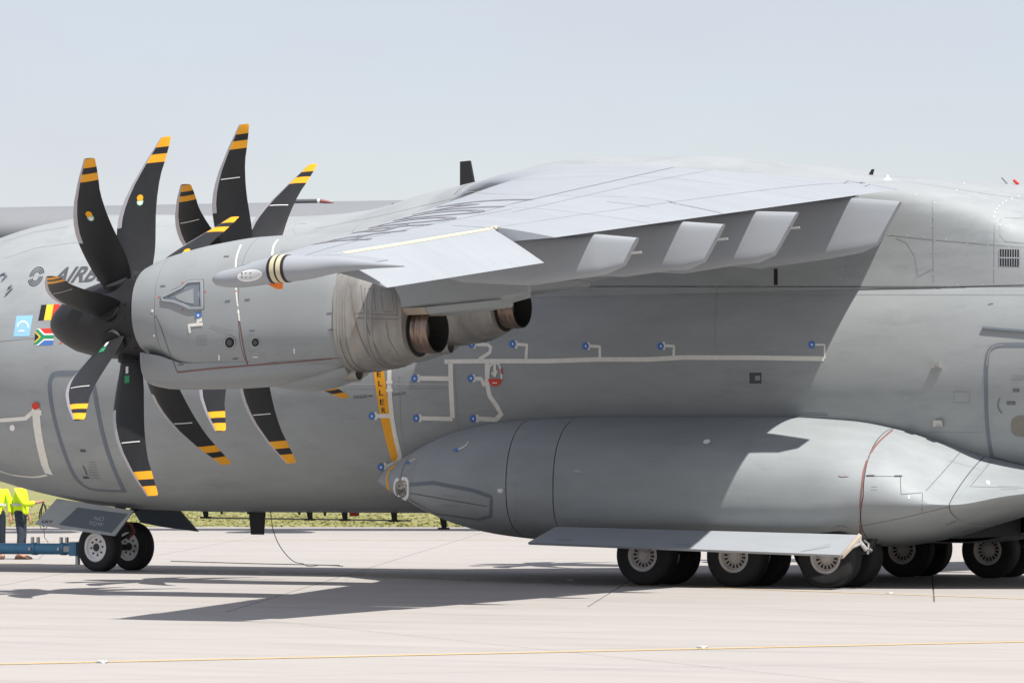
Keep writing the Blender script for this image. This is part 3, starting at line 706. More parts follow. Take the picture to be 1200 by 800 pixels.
# ---- wheels
def wheel(x, y, r, w, out, main):
    # out = -1 when the disc that shows faces -y
    me_key = ('m' if main else 'n')
    if me_key not in WM:
        rr = r * (.50 if main else .56); t = MB()
        prof = [(-w * .30, rr), (-w * .46, rr * 1.06), (-w * .5, r * .78), (-w * .47, r * .90), (-w * .38, r * .965)]
        for g in (-.22, -.07, .07, .22): prof += [(w * (g - .025), r * .995), (w * (g - .02), r * .972), (w * (g + .02), r * .972), (w * (g + .025), r * .995)]
        prof += [(w * .38, r * .965), (w * .47, r * .90), (w * .5, r * .78), (w * .46, rr * 1.06), (w * .30, rr)]
        t.lathe(prof, 'y', 48)
        h = MB(); h.lathe([(-w * .44, rr * 1.06), (-w * .47, rr * .98), (-w * .44, rr * .86), (-w * .30, rr * .80), (-w * .26, rr * .45), (-w * .34, rr * .36), (-w * .36, .02)], 'y', 40, cap=(False, True))
        h.lathe([(w * .44, rr * 1.06), (w * .47, rr * .98), (w * .44, rr * .86), (w * .30, rr * .80), (w * .26, rr * .45), (w * .34, rr * .36), (w * .36, .02)], 'y', 40, cap=(False, True))
        nh = 16 if main else 8
        for sd in (-1, 1):
            for k in range(nh):
                a = 2 * math.pi * k / nh + .1; c, s = math.cos(a), math.sin(a)
                if main:
                    q = []
                    for rad, da in ((.50, .09), (.76, .13), (.76, -.13), (.50, -.09)): q.append((rr * rad * math.cos(a + da), sd * w * .305, rr * rad * math.sin(a + da)))
                    h.add(q, [(0, 1, 2, 3)], 1, False)
                    q = [(rr * .64 + .0) for _ in ()]
                else: h.lathe([(sd * w * .24, .022), (sd * w * .32, .02), (sd * w * .32, .004)], 'y', 8, mi=1, c=(rr * .56 * c, 0, rr * .56 * s))
            h.lathe([(sd * w * .34, rr * .30), (sd * w * .40, rr * .27), (sd * w * .41, .01)], 'y', 20, mi=(0 if main else 1), cap=(False, True))
        WM[me_key] = (t.mesh('tyre', M['rubber']), h.mesh('wheel', [M['rim_main'] if main else M['rim'], M['dark_metal']]))
    tm, hm = WM[me_key]
    o = link('wheel', hm, plane, (x, y, r - .012)); link('tyre', tm, o); return o
WM = {}
for sg in (-1, 1):
    for x in (3.72, 5.33, 6.92):
        wheel(x, sg * 3.84, .495, .40, -1, True).rotation_euler = (0, x, 0); wheel(x, sg * 3.0, .495, .40, -1, True).rotation_euler = (0, x + .4, 0)
        lg = MB(); lg.tube([(x, sg * 3.06, .48), (x, sg * 3.9, .48)], .085, 12); lg.tube([(x, sg * 3.48, .48), (x - .25, sg * 3.4, 1.3)], .11, 12)
        lg.tube([(x, sg * 3.48, .42), (x + .5, sg * 3.42, .62), (x + .72, sg * 3.4, 1.2)], .07, 10); lg.build('main_gear_leg', M['dark_metal'], plane)
for y in (-.53, .53):
    w = wheel(-9.26, y, .455, .30, -1, False); w.rotation_euler = (0, 0, R(-7))
ng = MB(); ng.tube([(-9.26, -.53, .43), (-9.26, .53, .43)], .06, 12); ng.tube([(-9.26, 0, .43), (-9.22, 0, .9), (-9.1, 0, 1.6)], [.08, .09, .13], 14)
ng.tube([(-9.22, 0, .55), (-8.9, 0, .72), (-9.12, 0, .98)], .035, 8); ng.tube([(-9.15, 0, 1.0), (-8.4, 0, 1.35)], .05, 8)
ng.build('nose_gear_leg', M['dark_metal'], plane)
MB().tube([(-9.05, -.12, .92), (-8.86, -.1, .86), (-8.82, -.05, .72), (-8.98, -.05, .60)], .03, 8).build('brake_hose', mat('hose_brown', (.20, .06, .04), .6), plane)
# nose gear doors
gd = MB(); gd.prism([(-9.96, -.92, 1.34), (-10.40, -1.02, .86), (-8.60, -1.0161, .66), (-8.25, -.92, 1.13)], (0, .04, 0)); d1 = gd.build('nose_gear_door', M['paint'], plane)
surf('ngd', d1)
b = MB(); patch(b, 'ngd', [(91, 594.5), (150, 602.0), (131, 624.0), (69.5, 614.5)], .009, 3, 3); b.build('door_panel', M['door_dark'], d1)
b = MB(); lettering(b, 'ngd', 'NO', [(112, 604.8), (123.5, 605.8), (121.5, 610.5), (110.5, 609.6)], .014); b.build('door_lettering', M['paint'], d1)
b = MB(); lettering(b, 'ngd', 'TOW', [(105.5, 610.6), (122.5, 612.2), (120.6, 616.6), (104, 615)], .014)
b.build('door_lettering', M['paint'], d1)
b = MB(); lettering(b, 'ngd', 'LKT', [(50.5, 609), (62.5, 610), (61, 612.8), (49, 612.2)], .006, bold=.02); b.build('door_lettering', M['black'], d1)
gd = MB(); gd.prism([(-9.55, .86, 1.2), (-8.48, .92, 1.13), (-8.12, 1.02, .72), (-8.9, 1.02, .80), (-9.40, 1.0, .88)], (0, .04, 0)); gd.build('nose_gear_door', M['door_dark'], plane)
# main gear door: long plate hinged along the sponson
A = [(2.30, -4.30, .94), (7.60, -4.30, .845), (7.56, -4.92, .545), (2.12, -4.92, .69)]
dm = MB(); dm.prism([Vector(p) for p in A], (0, .03, -.035)); md = dm.build('main_gear_door', M['paint_wing'], plane)
surf('mgd', md)
b = MB(); b.prism([(7.60, -4.27, .87), (7.66, -4.30, .84), (7.62, -4.92, .55), (7.56, -4.90, .54)], (0, .0, -.06)); b.build('door_edge', M['sooty_paint'], md)
b = MB(); b.tube([(7.6, -4.35, .80), (7.75, -4.35, .62), (7.72, -4.1, .60)], .035, 8); b.tube([(7.7, -4.4, .72), (7.62, -4.55, .66)], .025, 8); b.tube([(7.66, -4.2, .75), (7.78, -4.3, .7), (7.74, -4.25, .55)], .018, 8)
b.build('door_actuator', M['steel'], md)
b = MB(); lettering(b, 'mgd', 'NO STEP', [(650, 631.5), (669, 631.9), (669, 633), (650, 632.6)], .004); lettering(b, 'mgd', 'NO STEP', [(791, 637.3), (809, 637.8), (809, 638.8), (791, 638.3)], .004); b.build('door_lettering', M['letter'], md)
dm = MB(); dm.prism([(2.3, 4.3, .94), (7.6, 4.3, .845), (7.56, 4.92, .545), (2.12, 4.92, .69)], (0, -.03, -.035)); dm.build('main_gear_door', M['paint_wing'], plane)
p = [un(u, v, y=2.2) for u, v in ((1163, 617), (1181, 617), (1191, 630), (1172, 629))]
b = MB(); b.prism(p, (0, .03, 0)); b.build('inner_gear_door', M['paint'], plane)
# box added under the belly, the bay's shade put into its dark colour
b = MB(); b.box((5.4, 0, 1.0), (5.4, 3.4, .5)); b.build('gear_bay', M['gap'], plane)

# ---- tail (outside the picture on the right)
fn = MB(); fn.loft([[(x0, 0, z), (x0 + c * .3, t, z), (x0 + c, 0, z), (x0 + c * .3, -t, z)] for x0, c, z, t in ((18.5, 7.5, 6.0, .45), (23, 4.6, 12.6, .28))], smooth=False); fn.build('tail_fin', M['paint'], plane)
for sg in (-1, 1):
    tp = MB(); tp.loft([[(x0, y * sg, z), (x0 + c * .3, y * sg, z + t), (x0 + c, y * sg, z), (x0 + c * .3, y * sg, z - t)] for x0, c, y, z, t in ((23.4, 4.0, .05, 12.6, .26), (26, 2.2, 5.4, 12.5, .13))], smooth=False); tp.build('tailplane', M['paint_wing'], plane)

# ---- belly antennas, crown antenna
for u, v0, v1 in ((240, 586, 606), (362, 588, 608.4), (403, 588.5, 608.8), (461, 588, 610), (519, 600, 619)):
    a = un(u - 1.5, v0, y=0); c = un(u + 1.0, v1, y=0); b = MB()
    b.prism([(a.x - .08, -.02, a.z + .1), (a.x + .09, -.02, a.z + .1), (c.x + .05, -.02, c.z), (c.x - .03, -.02, c.z)], (0, .04, 0)); b.box((c.x, 0, c.z), (.19, .1, .035)); b.build('belly_antenna', M['black'], plane)
a = un(236, 606.3, y=0); c = un(482, 609.8, y=0); MB().tube([a, c], .014, 8).build('antenna_rail', M['steel'], plane)
a = un(300, 588, y=0); c = un(301.5, 626, y=0); b = MB()
b.prism([(a.x - .06, -.04, a.z + .1), (a.x + .1, -.04, a.z + .1), (a.x + .1, -.04, a.z - .15), (a.x - .06, -.04, a.z - .15)], (0, .08, 0))
b.prism([(c.x - .17, -.03, a.z - .13), (c.x + .17, -.03, a.z - .13), (c.x + .13, -.03, c.z), (c.x - .12, -.03, c.z)], (0, .06, 0)); b.build('blade_antenna', M['black'], plane)
for u, v in ((259, 599), (290, 599), (350, 600), (380, 601)):
    a = un(u, v, y=0); MB().prism([(a.x - .03, -.01, a.z + .08), (a.x + .05, -.01, a.z + .08), (a.x + .03, -.01, a.z - .05), (a.x - .0, -.01, a.z - .05)], (0, .02, 0)).build('drain_mast', M['black'], plane)
a = un(416, 602, y=.6); b = MB(); b.prism([(a.x - .07, .5, a.z + .08), (a.x + .08, .5, a.z + .08), (a.x + .08, .5, a.z - .03), (a.x - .05, .5, a.z - .04)], (0, .12, 0)); b.build('red_cover', M['red'], plane)
a = un(547, 214, y=0); b = MB(); b.prism([(-1.90, -.025, 7.31), (-1.70, -.025, 7.32), (-1.60, -.025, 6.85), (-1.90, -.025, 6.85)], (0, .05, 0)); b.build('crown_antenna', M['black'], plane)
def roof(u, v, y):
    p = un(u, v, y=y); h, n, k, d = SURF['body'].ray_cast(Vector((p.x, y, 20)), Vector((0, 0, -1))); return h
p = roof(461, 227, 0); MB().lathe([(0, .05), (.06, .05), (.08, .02)], 'z', 10, c=(p.x, p.y, p.z), cap=(False, True)).build('crown_knob', M['black'], plane)
p = roof(1020, 201, -.9); MB().prism([(p.x - .05, p.y, p.z - .02), (p.x + .03, p.y, p.z - .02), (p.x + .06, p.y, p.z + .09), (p.x + .02, p.y, p.z + .09)], (0, .03, 0)).build('crown_antenna', M['black'], plane)
p = roof(1040, 207, -1.5); MB().lathe([(-.06, .09), (0, .075), (.02, .03), (.07, .02)], 'z', 12, c=p, cap=(False, True)).build('crown_beacon', M['white_clean'], plane)
p = roof(1178, 213, -.6); MB().tube([p + Vector((-.06, 0, .10)), p + Vector((.05, 0, -.02))], .012, 6).build('crown_aerial', M['outline'], plane)
p = roof(1190, 216, -.6); MB().tube([p + Vector((-.03, 0, .07)), p + Vector((.05, 0, .0))], .025, 6).build('red_cover', M['red'], plane)

# ------------------------------------------------------------------ marks on the fuselage
def sub(name, m, fn, parent=fus, **k):
    b = MB(); fn(b); return b.build(name, M[m], parent, fix=False)
def seam(key, parent, m, pts, w=.014, name='panel_seam', off=.003): return sub(name, m, lambda b: strip(b, key, pts, w, off), parent)
# lettering and emblem on the forward fuselage
sub('lettering', 'letter', lambda b: lettering(b, 'body', 'AIRBUS', [(66, 313.5), (150, 309.5), (140, 329), (58, 333)], .005, shear=.25, bold=.03))
def swirl(b):
    for k, (ra, w) in enumerate(((9.2, .03), (6.9, .028), (4.7, .026))):
        up = [(42.5 + ra * math.cos(t) * .85 + .3 * ra * math.sin(t) + .5, 324 - ra * 1.12 * math.sin(t) - 0.5) for t in [R(20 + 165 * i / 12) for i in range(13)]]
        lo = [(42.5 + ra * math.cos(t) * .85 + .3 * ra * math.sin(t) - .5, 324 - ra * 1.12 * math.sin(t) + 0.5) for t in [R(200 + 165 * i / 12) for i in range(13)]]
        strip(b, 'body', up, w, .004, 2); strip(b, 'body', lo, w, .004, 2)
sub('emblem', 'letter', swirl)
# flags
fl = MB()
patch(fl, 'fus', [(48.5, 357.3), (55, 357), (51.5, 375.3), (44.8, 375.6)], .004, 2, 4, 0)
patch(fl, 'fus', [(55, 357), (63.2, 356.6), (59.8, 375), (51.5, 375.3)], .004, 2, 4, 1)
patch(fl, 'fus', [(63.2, 356.6), (70.5, 356.3), (67.5, 374.7), (59.8, 375)], .004, 2, 4, 2)
fl.build('flag_decal', [M['black'], M['yellow_flag'], M['red']], fus, fix=False)
fl = MB()
patch(fl, 'fus', [(44, 385.2), (65, 384.2), (63.5, 394.5), (42, 394.8)], .003, 3, 3, 0)       # red upper band
patch(fl, 'fus', [(42, 394.8), (63.5, 394.5), (62, 404), (40, 405)], .003, 3, 3, 1)           # blue lower band
patch(fl, 'fus', [(44, 391), (64.2, 390.6), (63.0, 398.6), (41.5, 398.9)], .005, 3, 2, 2)     # white
patch(fl, 'fus', [(42.5, 385.3), (47, 385), (54, 392.4), (50.5, 393)], .0055, 2, 2, 2); patch(fl, 'fus', [(50.5, 396.5), (54, 397), (45, 404.8), (40.4, 405)], .0055, 2, 2, 2)
patch(fl, 'fus', [(49, 392.7), (63.9, 392.4), (63.3, 396.8), (48, 396.9)], .007, 3, 2, 3)     # green bar
patch(fl, 'fus', [(42.2, 386.5), (44.6, 385.6), (52, 393), (48, 396)], .0075, 2, 2, 3); patch(fl, 'fus', [(48, 393.5), (52, 396.6), (43, 404.3), (40.3, 403)], .0075, 2, 2, 3)
blob(fl, 'fus', [(42.0, 388), (48.2, 394.8), (40.7, 402)], .009, 2, 5); blob(fl, 'fus', [(41.8, 390), (46.2, 394.9), (40.9, 400)], .011, 2, 4)
fl.build('flag_decal', [M['red'], M['blue'], M['white_clean'], M['green'], M['black'], M['yellow_flag']], fus, fix=False)
fl = MB(); patch(fl, 'fus', [(19.5, 370.2), (38.6, 369.3), (34.8, 393.8), (15.8, 394.5)], .004, 3, 3, 0)
strip(fl, 'fus', [(20.5 + 0, 383), (22, 379), (26, 376.5), (30, 377), (33, 380), (33.5, 384)], .03, .006, 2, 1); patch(fl, 'fus', [(22, 387), (29, 386.6), (28.5, 388.6), (21.5, 389)], .006, 2, 1, 1)
fl.build('flag_decal', [M['skyblue'], M['white_clean']], fus, fix=False)
sub('lettering', 'red', lambda b: patch(b, 'fus', [(70.5, 400.5), (72.5, 400.5), (72.2, 403), (70.2, 403)], .004, 1, 1))
for c in (((1, 323), (6, 320.5), (8, 324), (3, 329)), ((10, 338), (14, 335), (14, 339), (7, 346))):
    sub('static_mast', 'outline', lambda b: strip(b, 'body', list(c), .03, .01, 2, 0, False, .02))
# forward door
door_pts = curve([(145.5, 575), (126, 574.5), (107, 572.5), (95, 566), (85, 553), (75, 528), (67, 502), (61, 476), (58.5, 455), (60, 443), (66, 437.7), (84, 437), (98, 437.5), (106, 441), (110, 452), (113.5, 474), (119, 502), (126, 528), (134, 550), (141, 566), (145.5, 575)], 4)
b = MB(); blob(b, 'fus', door_pts[:-1], .004, 6); b.build('forward_door', M['paint'], fus, fix=False)
sub('door_seal', 'outline', lambda b: strip(b, 'fus', door_pts[:-1], .085, .007, 4, 0, True))
sub('door_handle', 'letter', lambda b: (patch(b, 'fus', [(97, 557.5), (104, 558), (104.5, 560.3), (98, 560)], .01, 1, 1), strip(b, 'fus', [(97.5, 545), (99.5, 549), (102, 556)], .02, .012, 2), patch(b, 'fus', [(94, 526), (100, 526.3), (100.8, 529.2), (94.8, 529)], .01, 1, 1)))
sub('door_placard', 'seam_soft', lambda b: [strip(b, 'fus', [(104, 541 + k * 3.1), (112 + k * .8, 541.4 + k * 3.1)], .016, .009, 3) for k in range(7)])
# white taped static probes at the nose edge
b = MB(); strip(b, 'fus', [(0, 492.3), (30, 490), (43, 478.5)], .075, .005, 4); strip(b, 'fus', [(42, 477), (43.5, 498), (47, 520), (53, 545), (57.5, 555)], .17, .006, 4); strip(b, 'fus', [(39, 481), (49, 483.5)], .10, .009, 4)
b.build('tape_strip', M['white'], fus, fix=False)
b = MB(); blob(b, 'fus', circ(42.5, 475, 4.2, 4.4), .03); b.build('red_probe_cap', M['red'], fus, fix=False)
b = MB(); strip(b, 'fus', curve([(0, 551.5), (15, 556), (40, 558.5), (55, 556)], 4), .05, .006, 3); b.build('tape_strip', M['white'], fus, fix=False)
b = MB(); blob(b, 'fus', circ(14.5, 501, 3, 3.6), .005); b.build('sensor_port', M['white_clean'], fus, fix=False)
b = MB(); b.lathe([(0, .09), (.05, .08), (.09, .02)], 'z', 10, c=un(27, 570, y=-.6), cap=(True, True)); b.build('red_cover', M['red'], plane)
# orange danger stripe with lettering
or_pts = curve([(441, 418), (444.5, 440), (447.5, 462), (452, 488), (457, 510), (462, 529), (467, 546)], 4)
sub('danger_stripe', 'amber', lambda b: strip(b, 'fus', or_pts, .21, .004, 3))
for ch, u, v in (('R', 438, 390), ('O', 439, 401), ('P', 440.5, 412), ('E', 441.5, 424), ('L', 443, 450 - 13), ('E', 444, 438), ('L', 445.5, 449), ('L', 446.5, 460), ('E', 447.5, 471), ('R', 449.5, 480.5)):
    if v < 437.5: continue
    sub('lettering', 'black', lambda b: lettering(b, 'fus', ch, [(u - 2.2, v - 3.2), (u + 2.6, v - 3.2), (u + 2.9, v + 3.2), (u - 1.9, v + 3.2)], .007, bold=.01))
sub('lettering', 'letter', lambda b: lettering(b, 'fus', 'DANGER', [(414.5, 463.2), (431, 462.2), (431, 466), (414.5, 467)], .005)); sub('arrow_mark', 'letter', lambda b: strip(b, 'fus', [(431.8, 463.8), (437, 463.4)], .02, .005, 2))
sub('lettering', 'letter', lambda b: lettering(b, 'fus', 'DANGER', [(460, 460.2), (476, 458.4), (476, 462), (460, 464)], .005)); sub('arrow_mark', 'letter', lambda b: strip(b, 'fus', [(456.5, 462.4), (459.4, 462)], .02, .005, 2))
# taped sensors: blue discs joined by white tape
TAPE = [
    [(521, 423.5), (560, 423), (640, 423), (700, 421), (760, 421), (800, 418.8), (880, 419), (966, 420.2)],
    [(456.5, 425), (456.3, 455), (457.5, 470), (459.5, 490), (463, 510), (467.5, 528), (469, 535), (466.5, 541), (457, 545), (450, 546.5)],
    [(437, 487), (459, 487)], [(528, 424), (528.5, 450), (530.5, 489.5)], [(487, 443), (527.5, 443.5)], [(489, 489.5), (530.5, 490.5)],
    [(571, 424), (571, 450), (574, 464), (582, 475), (587.5, 485), (581, 491.5), (557, 490)], [(553, 443.5), (564, 443.5), (568, 452)],
    [(552, 403), (572, 404), (575.5, 407), (574, 413), (563, 420), (561, 423)], [(601, 403), (617.5, 404), (616.5, 421)], [(686, 405), (703, 406), (703, 419.5)], [(774, 404.5), (790, 405.5), (789.5, 418.5)], [(950, 403.5), (966.5, 404), (966.5, 420)]]
for k, t in enumerate(TAPE):
    w = [.075, .085, .075, .09, .08, .08, .085, .07, .06, .055, .05, .045, .03][k]
    sub('tape_strip', 'white', lambda b: strip(b, 'fus', t, w, .004 + .0012 * (k % 3), 4))
for u, v in ((456.5, 447.5), (456.8, 457), (440.5, 487), (490.5, 443), (492.5, 489.5), (555.5, 443), (559.5, 490), (451.5, 546), (556, 403.5), (605, 403.5), (690, 405.5), (778, 405)):
    tall = u > 457.5 or u < 455
    sub('tape_patch', 'white', lambda b: patch(b, 'fus', [(u - (1.5 if tall else 3.6), v - (4.6 if tall else 1.8)), (u + (1.5 if tall else 3.6), v - (4.6 if tall else 1.8)), (u + (1.7 if tall else 3.6), v + (4.6 if tall else 1.8)), (u - (1.3 if tall else 3.6), v + (4.6 if tall else 1.8))], .008, 1, 2))
for u, v in ((436, 487), (486, 443.2), (488, 489.5), (552, 443), (554.5, 490), (446.5, 546.5), (553, 403.5), (601, 403), (686.5, 405.5), (774.5, 405.5), (951.5, 403.8)):
    b = MB(); blob(b, 'fus', circ(u, v, 4.0, 4.4), .012); b.build('blue_sensor_disc', M['blue'], fus, fix=False)
    b = MB(); blob(b, 'fus', circ(u + .4, v, 1.0, 1.4, 8), .016, 2); b.build('sensor_pad', M['white_clean'], fus, fix=False)
# clear pocket with red tongue
b = MB(); pk = [(571, 424), (573, 423), (586, 423), (587.5, 426), (588, 444), (573, 444)]
strip(b, 'fus', [(572.5, 443), (573.5, 430), (578, 425), (580, 424), (585, 427), (588, 434), (588, 444)], .035, .01, 3); strip(b, 'fus', [(580, 424), (580.3, 441)], .05, .012, 3); strip(b, 'fus', [(576.5, 436), (580, 441), (583, 434)], .03, .012, 2)
b.build('cover_pouch', M['white'], fus, fix=False)
b = MB(); blob(b, 'fus', [(572.5, 443.8), (588, 443.8), (588, 446.5), (586, 450), (582, 452.3), (578, 452), (574.2, 449), (572.7, 446)], .012, 3); b.build('red_cover', M['red'], fus, fix=False)
b = MB(); blob(b, 'fus', [(587, 431), (589, 431.5), (589, 438), (587.5, 438)], .012, 2); b.build('red_cover', M['red'], fus, fix=False)
sub('lettering', 'white', lambda b: patch(b, 'fus', [(577.5, 447.6), (583, 447.9), (583, 449), (577.5, 448.8)], .016, 1, 1))
# long fuselage seams
for pts in ([(0, 400), (22, 397.5), (45, 396)], [(400, 455.3), (470, 455), (527, 454.5)], [(560, 482), (600, 481)], [(404, 455.5), (404, 472)], [(468, 440), (470, 500), (476, 530)], [(533, 424), (533.5, 445), (536.5, 490), (539, 510)], [(625, 335), (900, 335.5), (1060, 335.5), (1200, 335)], [(5, 303), (40, 291), (80, 285), (130, 282)], [(2, 284.5), (40, 272), (80, 266)], [(840, 336), (838, 380), (838, 420)]):
    seam('body', fus, 'seam_soft', pts, .013)
for pts in ([(400, 450.3), (527, 449.6)], [(403, 493), (452, 492.5)]): seam('body', fus, 'metal_le', pts, .012)
seam('body', fus, 'seam', [(625, 335.6), (1060, 336.2), (1200, 335.6)], .02); seam('body', fus, 'seam_soft', [(1004, 345.3), (1200, 345.5)], .012)
seam('body', fus, 'metal_le', [(600, 345.4), (990, 345.8)], .01)
# aft fuselage door
dp = curve([(1205, 404), (1180, 404), (1168, 405), (1160, 410), (1157, 420), (1155.8, 440), (1155.8, 465), (1156.5, 490), (1159, 515), (1163, 537)], 5)
bd = MB(); blob(bd, 'fus', dp + [(1200, 550), (1290, 550), (1290, 404)], .004, 8); bd.build('paratroop_door', M['paint'], fus, fix=False)
sub('door_seal', 'outline', lambda b: strip(b, 'fus', dp, .062, .008, 4)); sub('door_seal', 'outline', lambda b: strip(b, 'fus', [(1163, 535), (1180, 540), (1200, 546)], .05, .009, 4))
sub('seal_wear', 'metal_le', lambda b: strip(b, 'fus', curve([(1176, 404), (1167, 405.2), (1160.5, 410), (1157.5, 420), (1156.5, 428)], 4), .014, .011, 2))
sub('rain_gutter', 'outline', lambda b: strip(b, 'fus', [(1152, 384), (1176, 386), (1205, 388)], .035, .01, 4, 0, False, .03))
b = MB(); blob(b, 'fus', [(1200 + 15 * math.copysign(abs(math.cos(t)) ** .8, math.cos(t)), 499 + 13 * math.copysign(abs(math.sin(t)) ** .8, math.sin(t))) for t in [2 * math.pi * i / 24 for i in range(24)]], .008, 3); b.build('window_frame', M['paint'], fus, fix=False)
b = MB(); blob(b, 'fus', [(1199 + 14 * math.copysign(abs(math.cos(t)) ** .75, math.cos(t)), 499 + 12.2 * math.copysign(abs(math.sin(t)) ** .75, math.sin(t))) for t in [2 * math.pi * i / 24 for i in range(24)]], .012, 3); b.build('door_window', M['window'], fus, fix=False)
sub('door_placard', 'letter', lambda b: patch(b, 'fus', [(1187, 455.2), (1194.5, 455.4), (1194.5, 459), (1187, 458.8)], .01, 1, 1)); sub('door_placard', 'letter', lambda b: patch(b, 'fus', [(1180, 470), (1190, 470.3), (1190, 474), (1180, 473.7)], .01, 1, 1))
sub('lettering', 'metal_le', lambda b: lettering(b, 'fus', 'EXIT', [(1188, 456), (1193.8, 456.1), (1193.8, 458.3), (1188, 458.1)], .013)); sub('lettering', 'metal_le', lambda b: lettering(b, 'fus', 'PUSH', [(1181, 470.9), (1189.2, 471.1), (1189.2, 473.1), (1181, 472.9)], .013))
sub('handle_slot', 'outline', lambda b: strip(b, 'fus', curve([(1172, 466), (1169.8, 472), (1170.2, 478), (1174, 484)], 4), .022, .01, 2))
sub('door_placard', 'seam_soft', lambda b: [strip(b, 'fus', [(1186, 440 + 2.6 * k), (1200, 440.4 + 2.6 * k)], .014, .009, 3) for k in range(3)])
sub('panel_seam', 'seam_soft', lambda b: strip(b, 'fus', [(1118, 459), (1136, 459), (1136, 471.6), (1118, 471.6)], .01, .004, 4, 0, True))
seam('fus', fus, 'seam_soft', [(1084, 506), (1156, 506.5)], .01)
# two small bright brackets
for u, v in ((1099.5, 427.5), (1101.5, 496)):
    p, n = hit('fus', u, v); b = MB(); b.box((p.x, p.y - .06, p.z), (.13, .14, .10)); b.box((p.x + .05, p.y - .135, p.z + .01), (.05, .03, .06)); b.build('step_bracket', M['steel'], fus)
# small square camera window
b = MB(); patch(b, 'fus', [(878, 436), (893, 436), (893, 449.5), (878, 449.5)], .006, 1, 1, 0); patch(b, 'fus', [(885, 440), (891, 440), (891, 445.5), (885, 445.5)], .009, 1, 1, 1)
for i in range(7):
    for uu, vv in ((878 + i * 2.5, 436), (878 + i * 2.5, 449.5), (878, 436 + i * 2.2), (893, 436 + i * 2.2)): patch(b, 'fus', [(uu - .35, vv - .35), (uu + .35, vv - .35), (uu + .35, vv + .35), (uu - .35, vv + .35)], .009, 1, 1, 2)
b.build('sensor_window', [M['letter'], M['seam_soft'], M['white']], fus, fix=False)
sub('hinge_strip', 'paint_wing', lambda b: (strip(b, 'fus', [(931, 486.5), (969, 486.8), (970, 493)], .02, .004, 3, 0, False, .015), strip(b, 'fus', [(938, 483.8), (969, 485)], .014, .004, 3, 0, False, .01)))

# ---- marks on the wing fairing: screws, grille, seams
def dots(name, key, pts, m='white_clean', r=.55, parent=fairing):
    b = MB()
    for u, v in pts: blob(b, key, circ(u, v, r, r * 1.1, 6), .005, 1)
    o = b.build(name, M[m], parent, fix=False); o['kind'] = 'stuff'; return o
dots('fasteners', 'body', [(1074, 228), (1094.5, 237.5), (1092.5, 242.5), (1094.5, 254.5), (1092, 265), (1042, 275), (1064, 276), (1083, 278), (1095, 282), (1109, 280.5), (1133, 285.5), (1142.5, 283), (1157.5, 287.5), (1167, 285.5), (1094.5, 300), (1093.5, 320.5), (1164.5, 315), (1094, 333.5), (1122.5, 333.5), (1152, 333.2), (1194.5, 312), (987.5, 315), (945, 334), (985, 326.5)], 'pale_dot', .72)
dots('fasteners', 'body', [(1165, 254), (1166, 249), (1168, 245), (1171, 241.5), (1175, 238), (1179, 235.5), (1186, 233), (1194, 230), (1172, 263), (1121, 223), (1130, 215)], 'white_clean', .65)
dots('rivets', 'body', [(1093.5, 236 + i * 2.4) for i in range(41)] + [(1042 + i * 3.1, 275.5 + i * .33) for i in range(49)] + [(1165, 262 + i * 2.5) for i in range(29)] + [(987, 300 + i * 2.6) for i in range(13)], 'seam_soft', .30)
for pts in ([(1093, 235), (1093.5, 280), (1094, 335)], [(1040, 275), (1095, 281), (1165, 287), (1200, 290)], [(1165.5, 262), (1165, 300), (1164.5, 335)], [(1050, 279), (1062, 284), (1072, 300), (1075.5, 322), (1070, 333)], [(1076, 324), (1093, 315)], [(1200, 256), (1178, 255), (1172, 258), (1171, 275), (1178, 283), (1200, 285)],
            [(1056, 212), (1110, 220), (1160, 228), (1200, 233)], [(370, 268), (400, 262), (450, 252), (500, 240), (530, 233)], [(346, 274), (343.5, 268), (347, 262), (360, 262)], [(535, 228.5), (545, 221), (560, 214), (571, 209.5)]):
    seam('body', fairing, 'seam_soft', pts, .012)
seam('body', fairing, 'seam', curve([(532, 228.5), (540, 221), (551, 215), (571, 209)], 4), .025)
gr = MB(); patch(gr, 'body', [(1171, 292), (1195, 292.5), (1195, 312.5), (1171, 311.5)], .004, 3, 3); gr.build('vent_grille', M['black'], fairing, fix=False)
for i in range(9): sub('grille_bar', 'paint_wing', lambda b: strip(b, 'body', [(1171.4 + i * 2.9, 292), (1171.4 + i * 2.9, 312)], .011, .01, 5), fairing)
sub('grille_bar', 'paint_wing', lambda b: strip(b, 'body', [(1171, 302), (1195, 302.5)], .02, .012, 5), fairing)
b = MB(); patch(b, 'body', [(907, 315), (911.5, 315), (911.5, 334), (907, 334)], .006, 1, 2); b.build('vent_slot', M['black'], fairing, fix=False)
seam('body', fus, 'seam', [(1158, 357), (1162, 355.8), (1164, 356)], .02)

# ---- marks on the wing
WS = [([(600, 239), (715, 213), (830, 187)], 'seam', .022), ([(600, 249), (740, 217), (875, 191)], 'seam_soft', .016), ([(600, 211), (700, 206), (780, 208), (855, 217)], 'seam_soft', .012), ([(500, 224), (600, 228), (735, 231)], 'seam_soft', .012),
      ([(600, 242.5), (650, 246), (715, 254.5), (763, 262)], 'seam_soft', .016), ([(710, 236.5), (740, 239.5), (762, 242.5)], 'seam', .018), ([(752, 231.4), (780, 235), (793, 238.6)], 'seam_soft', .016), ([(795, 239), (846, 249.3)], 'seam', .016), ([(891, 223.5), (955, 234.5)], 'seam_soft', .014),
      ([(350, 302), (380, 292), (430, 279), (470, 270), (530, 258), (600, 245)], 'seam_soft', .016), ([(530, 264.5), (560, 266), (584, 269)], 'seam', .018), ([(340, 301), (400, 298.5)], 'seam_soft', .014), ([(600, 239), (560, 250)], 'seam_soft', .016),
      ([(989, 211), (1060, 223.6)], 'seam', .02), ([(320, 300.5), (355, 290), (400, 276), (440, 263)], 'metal_le', .012)]
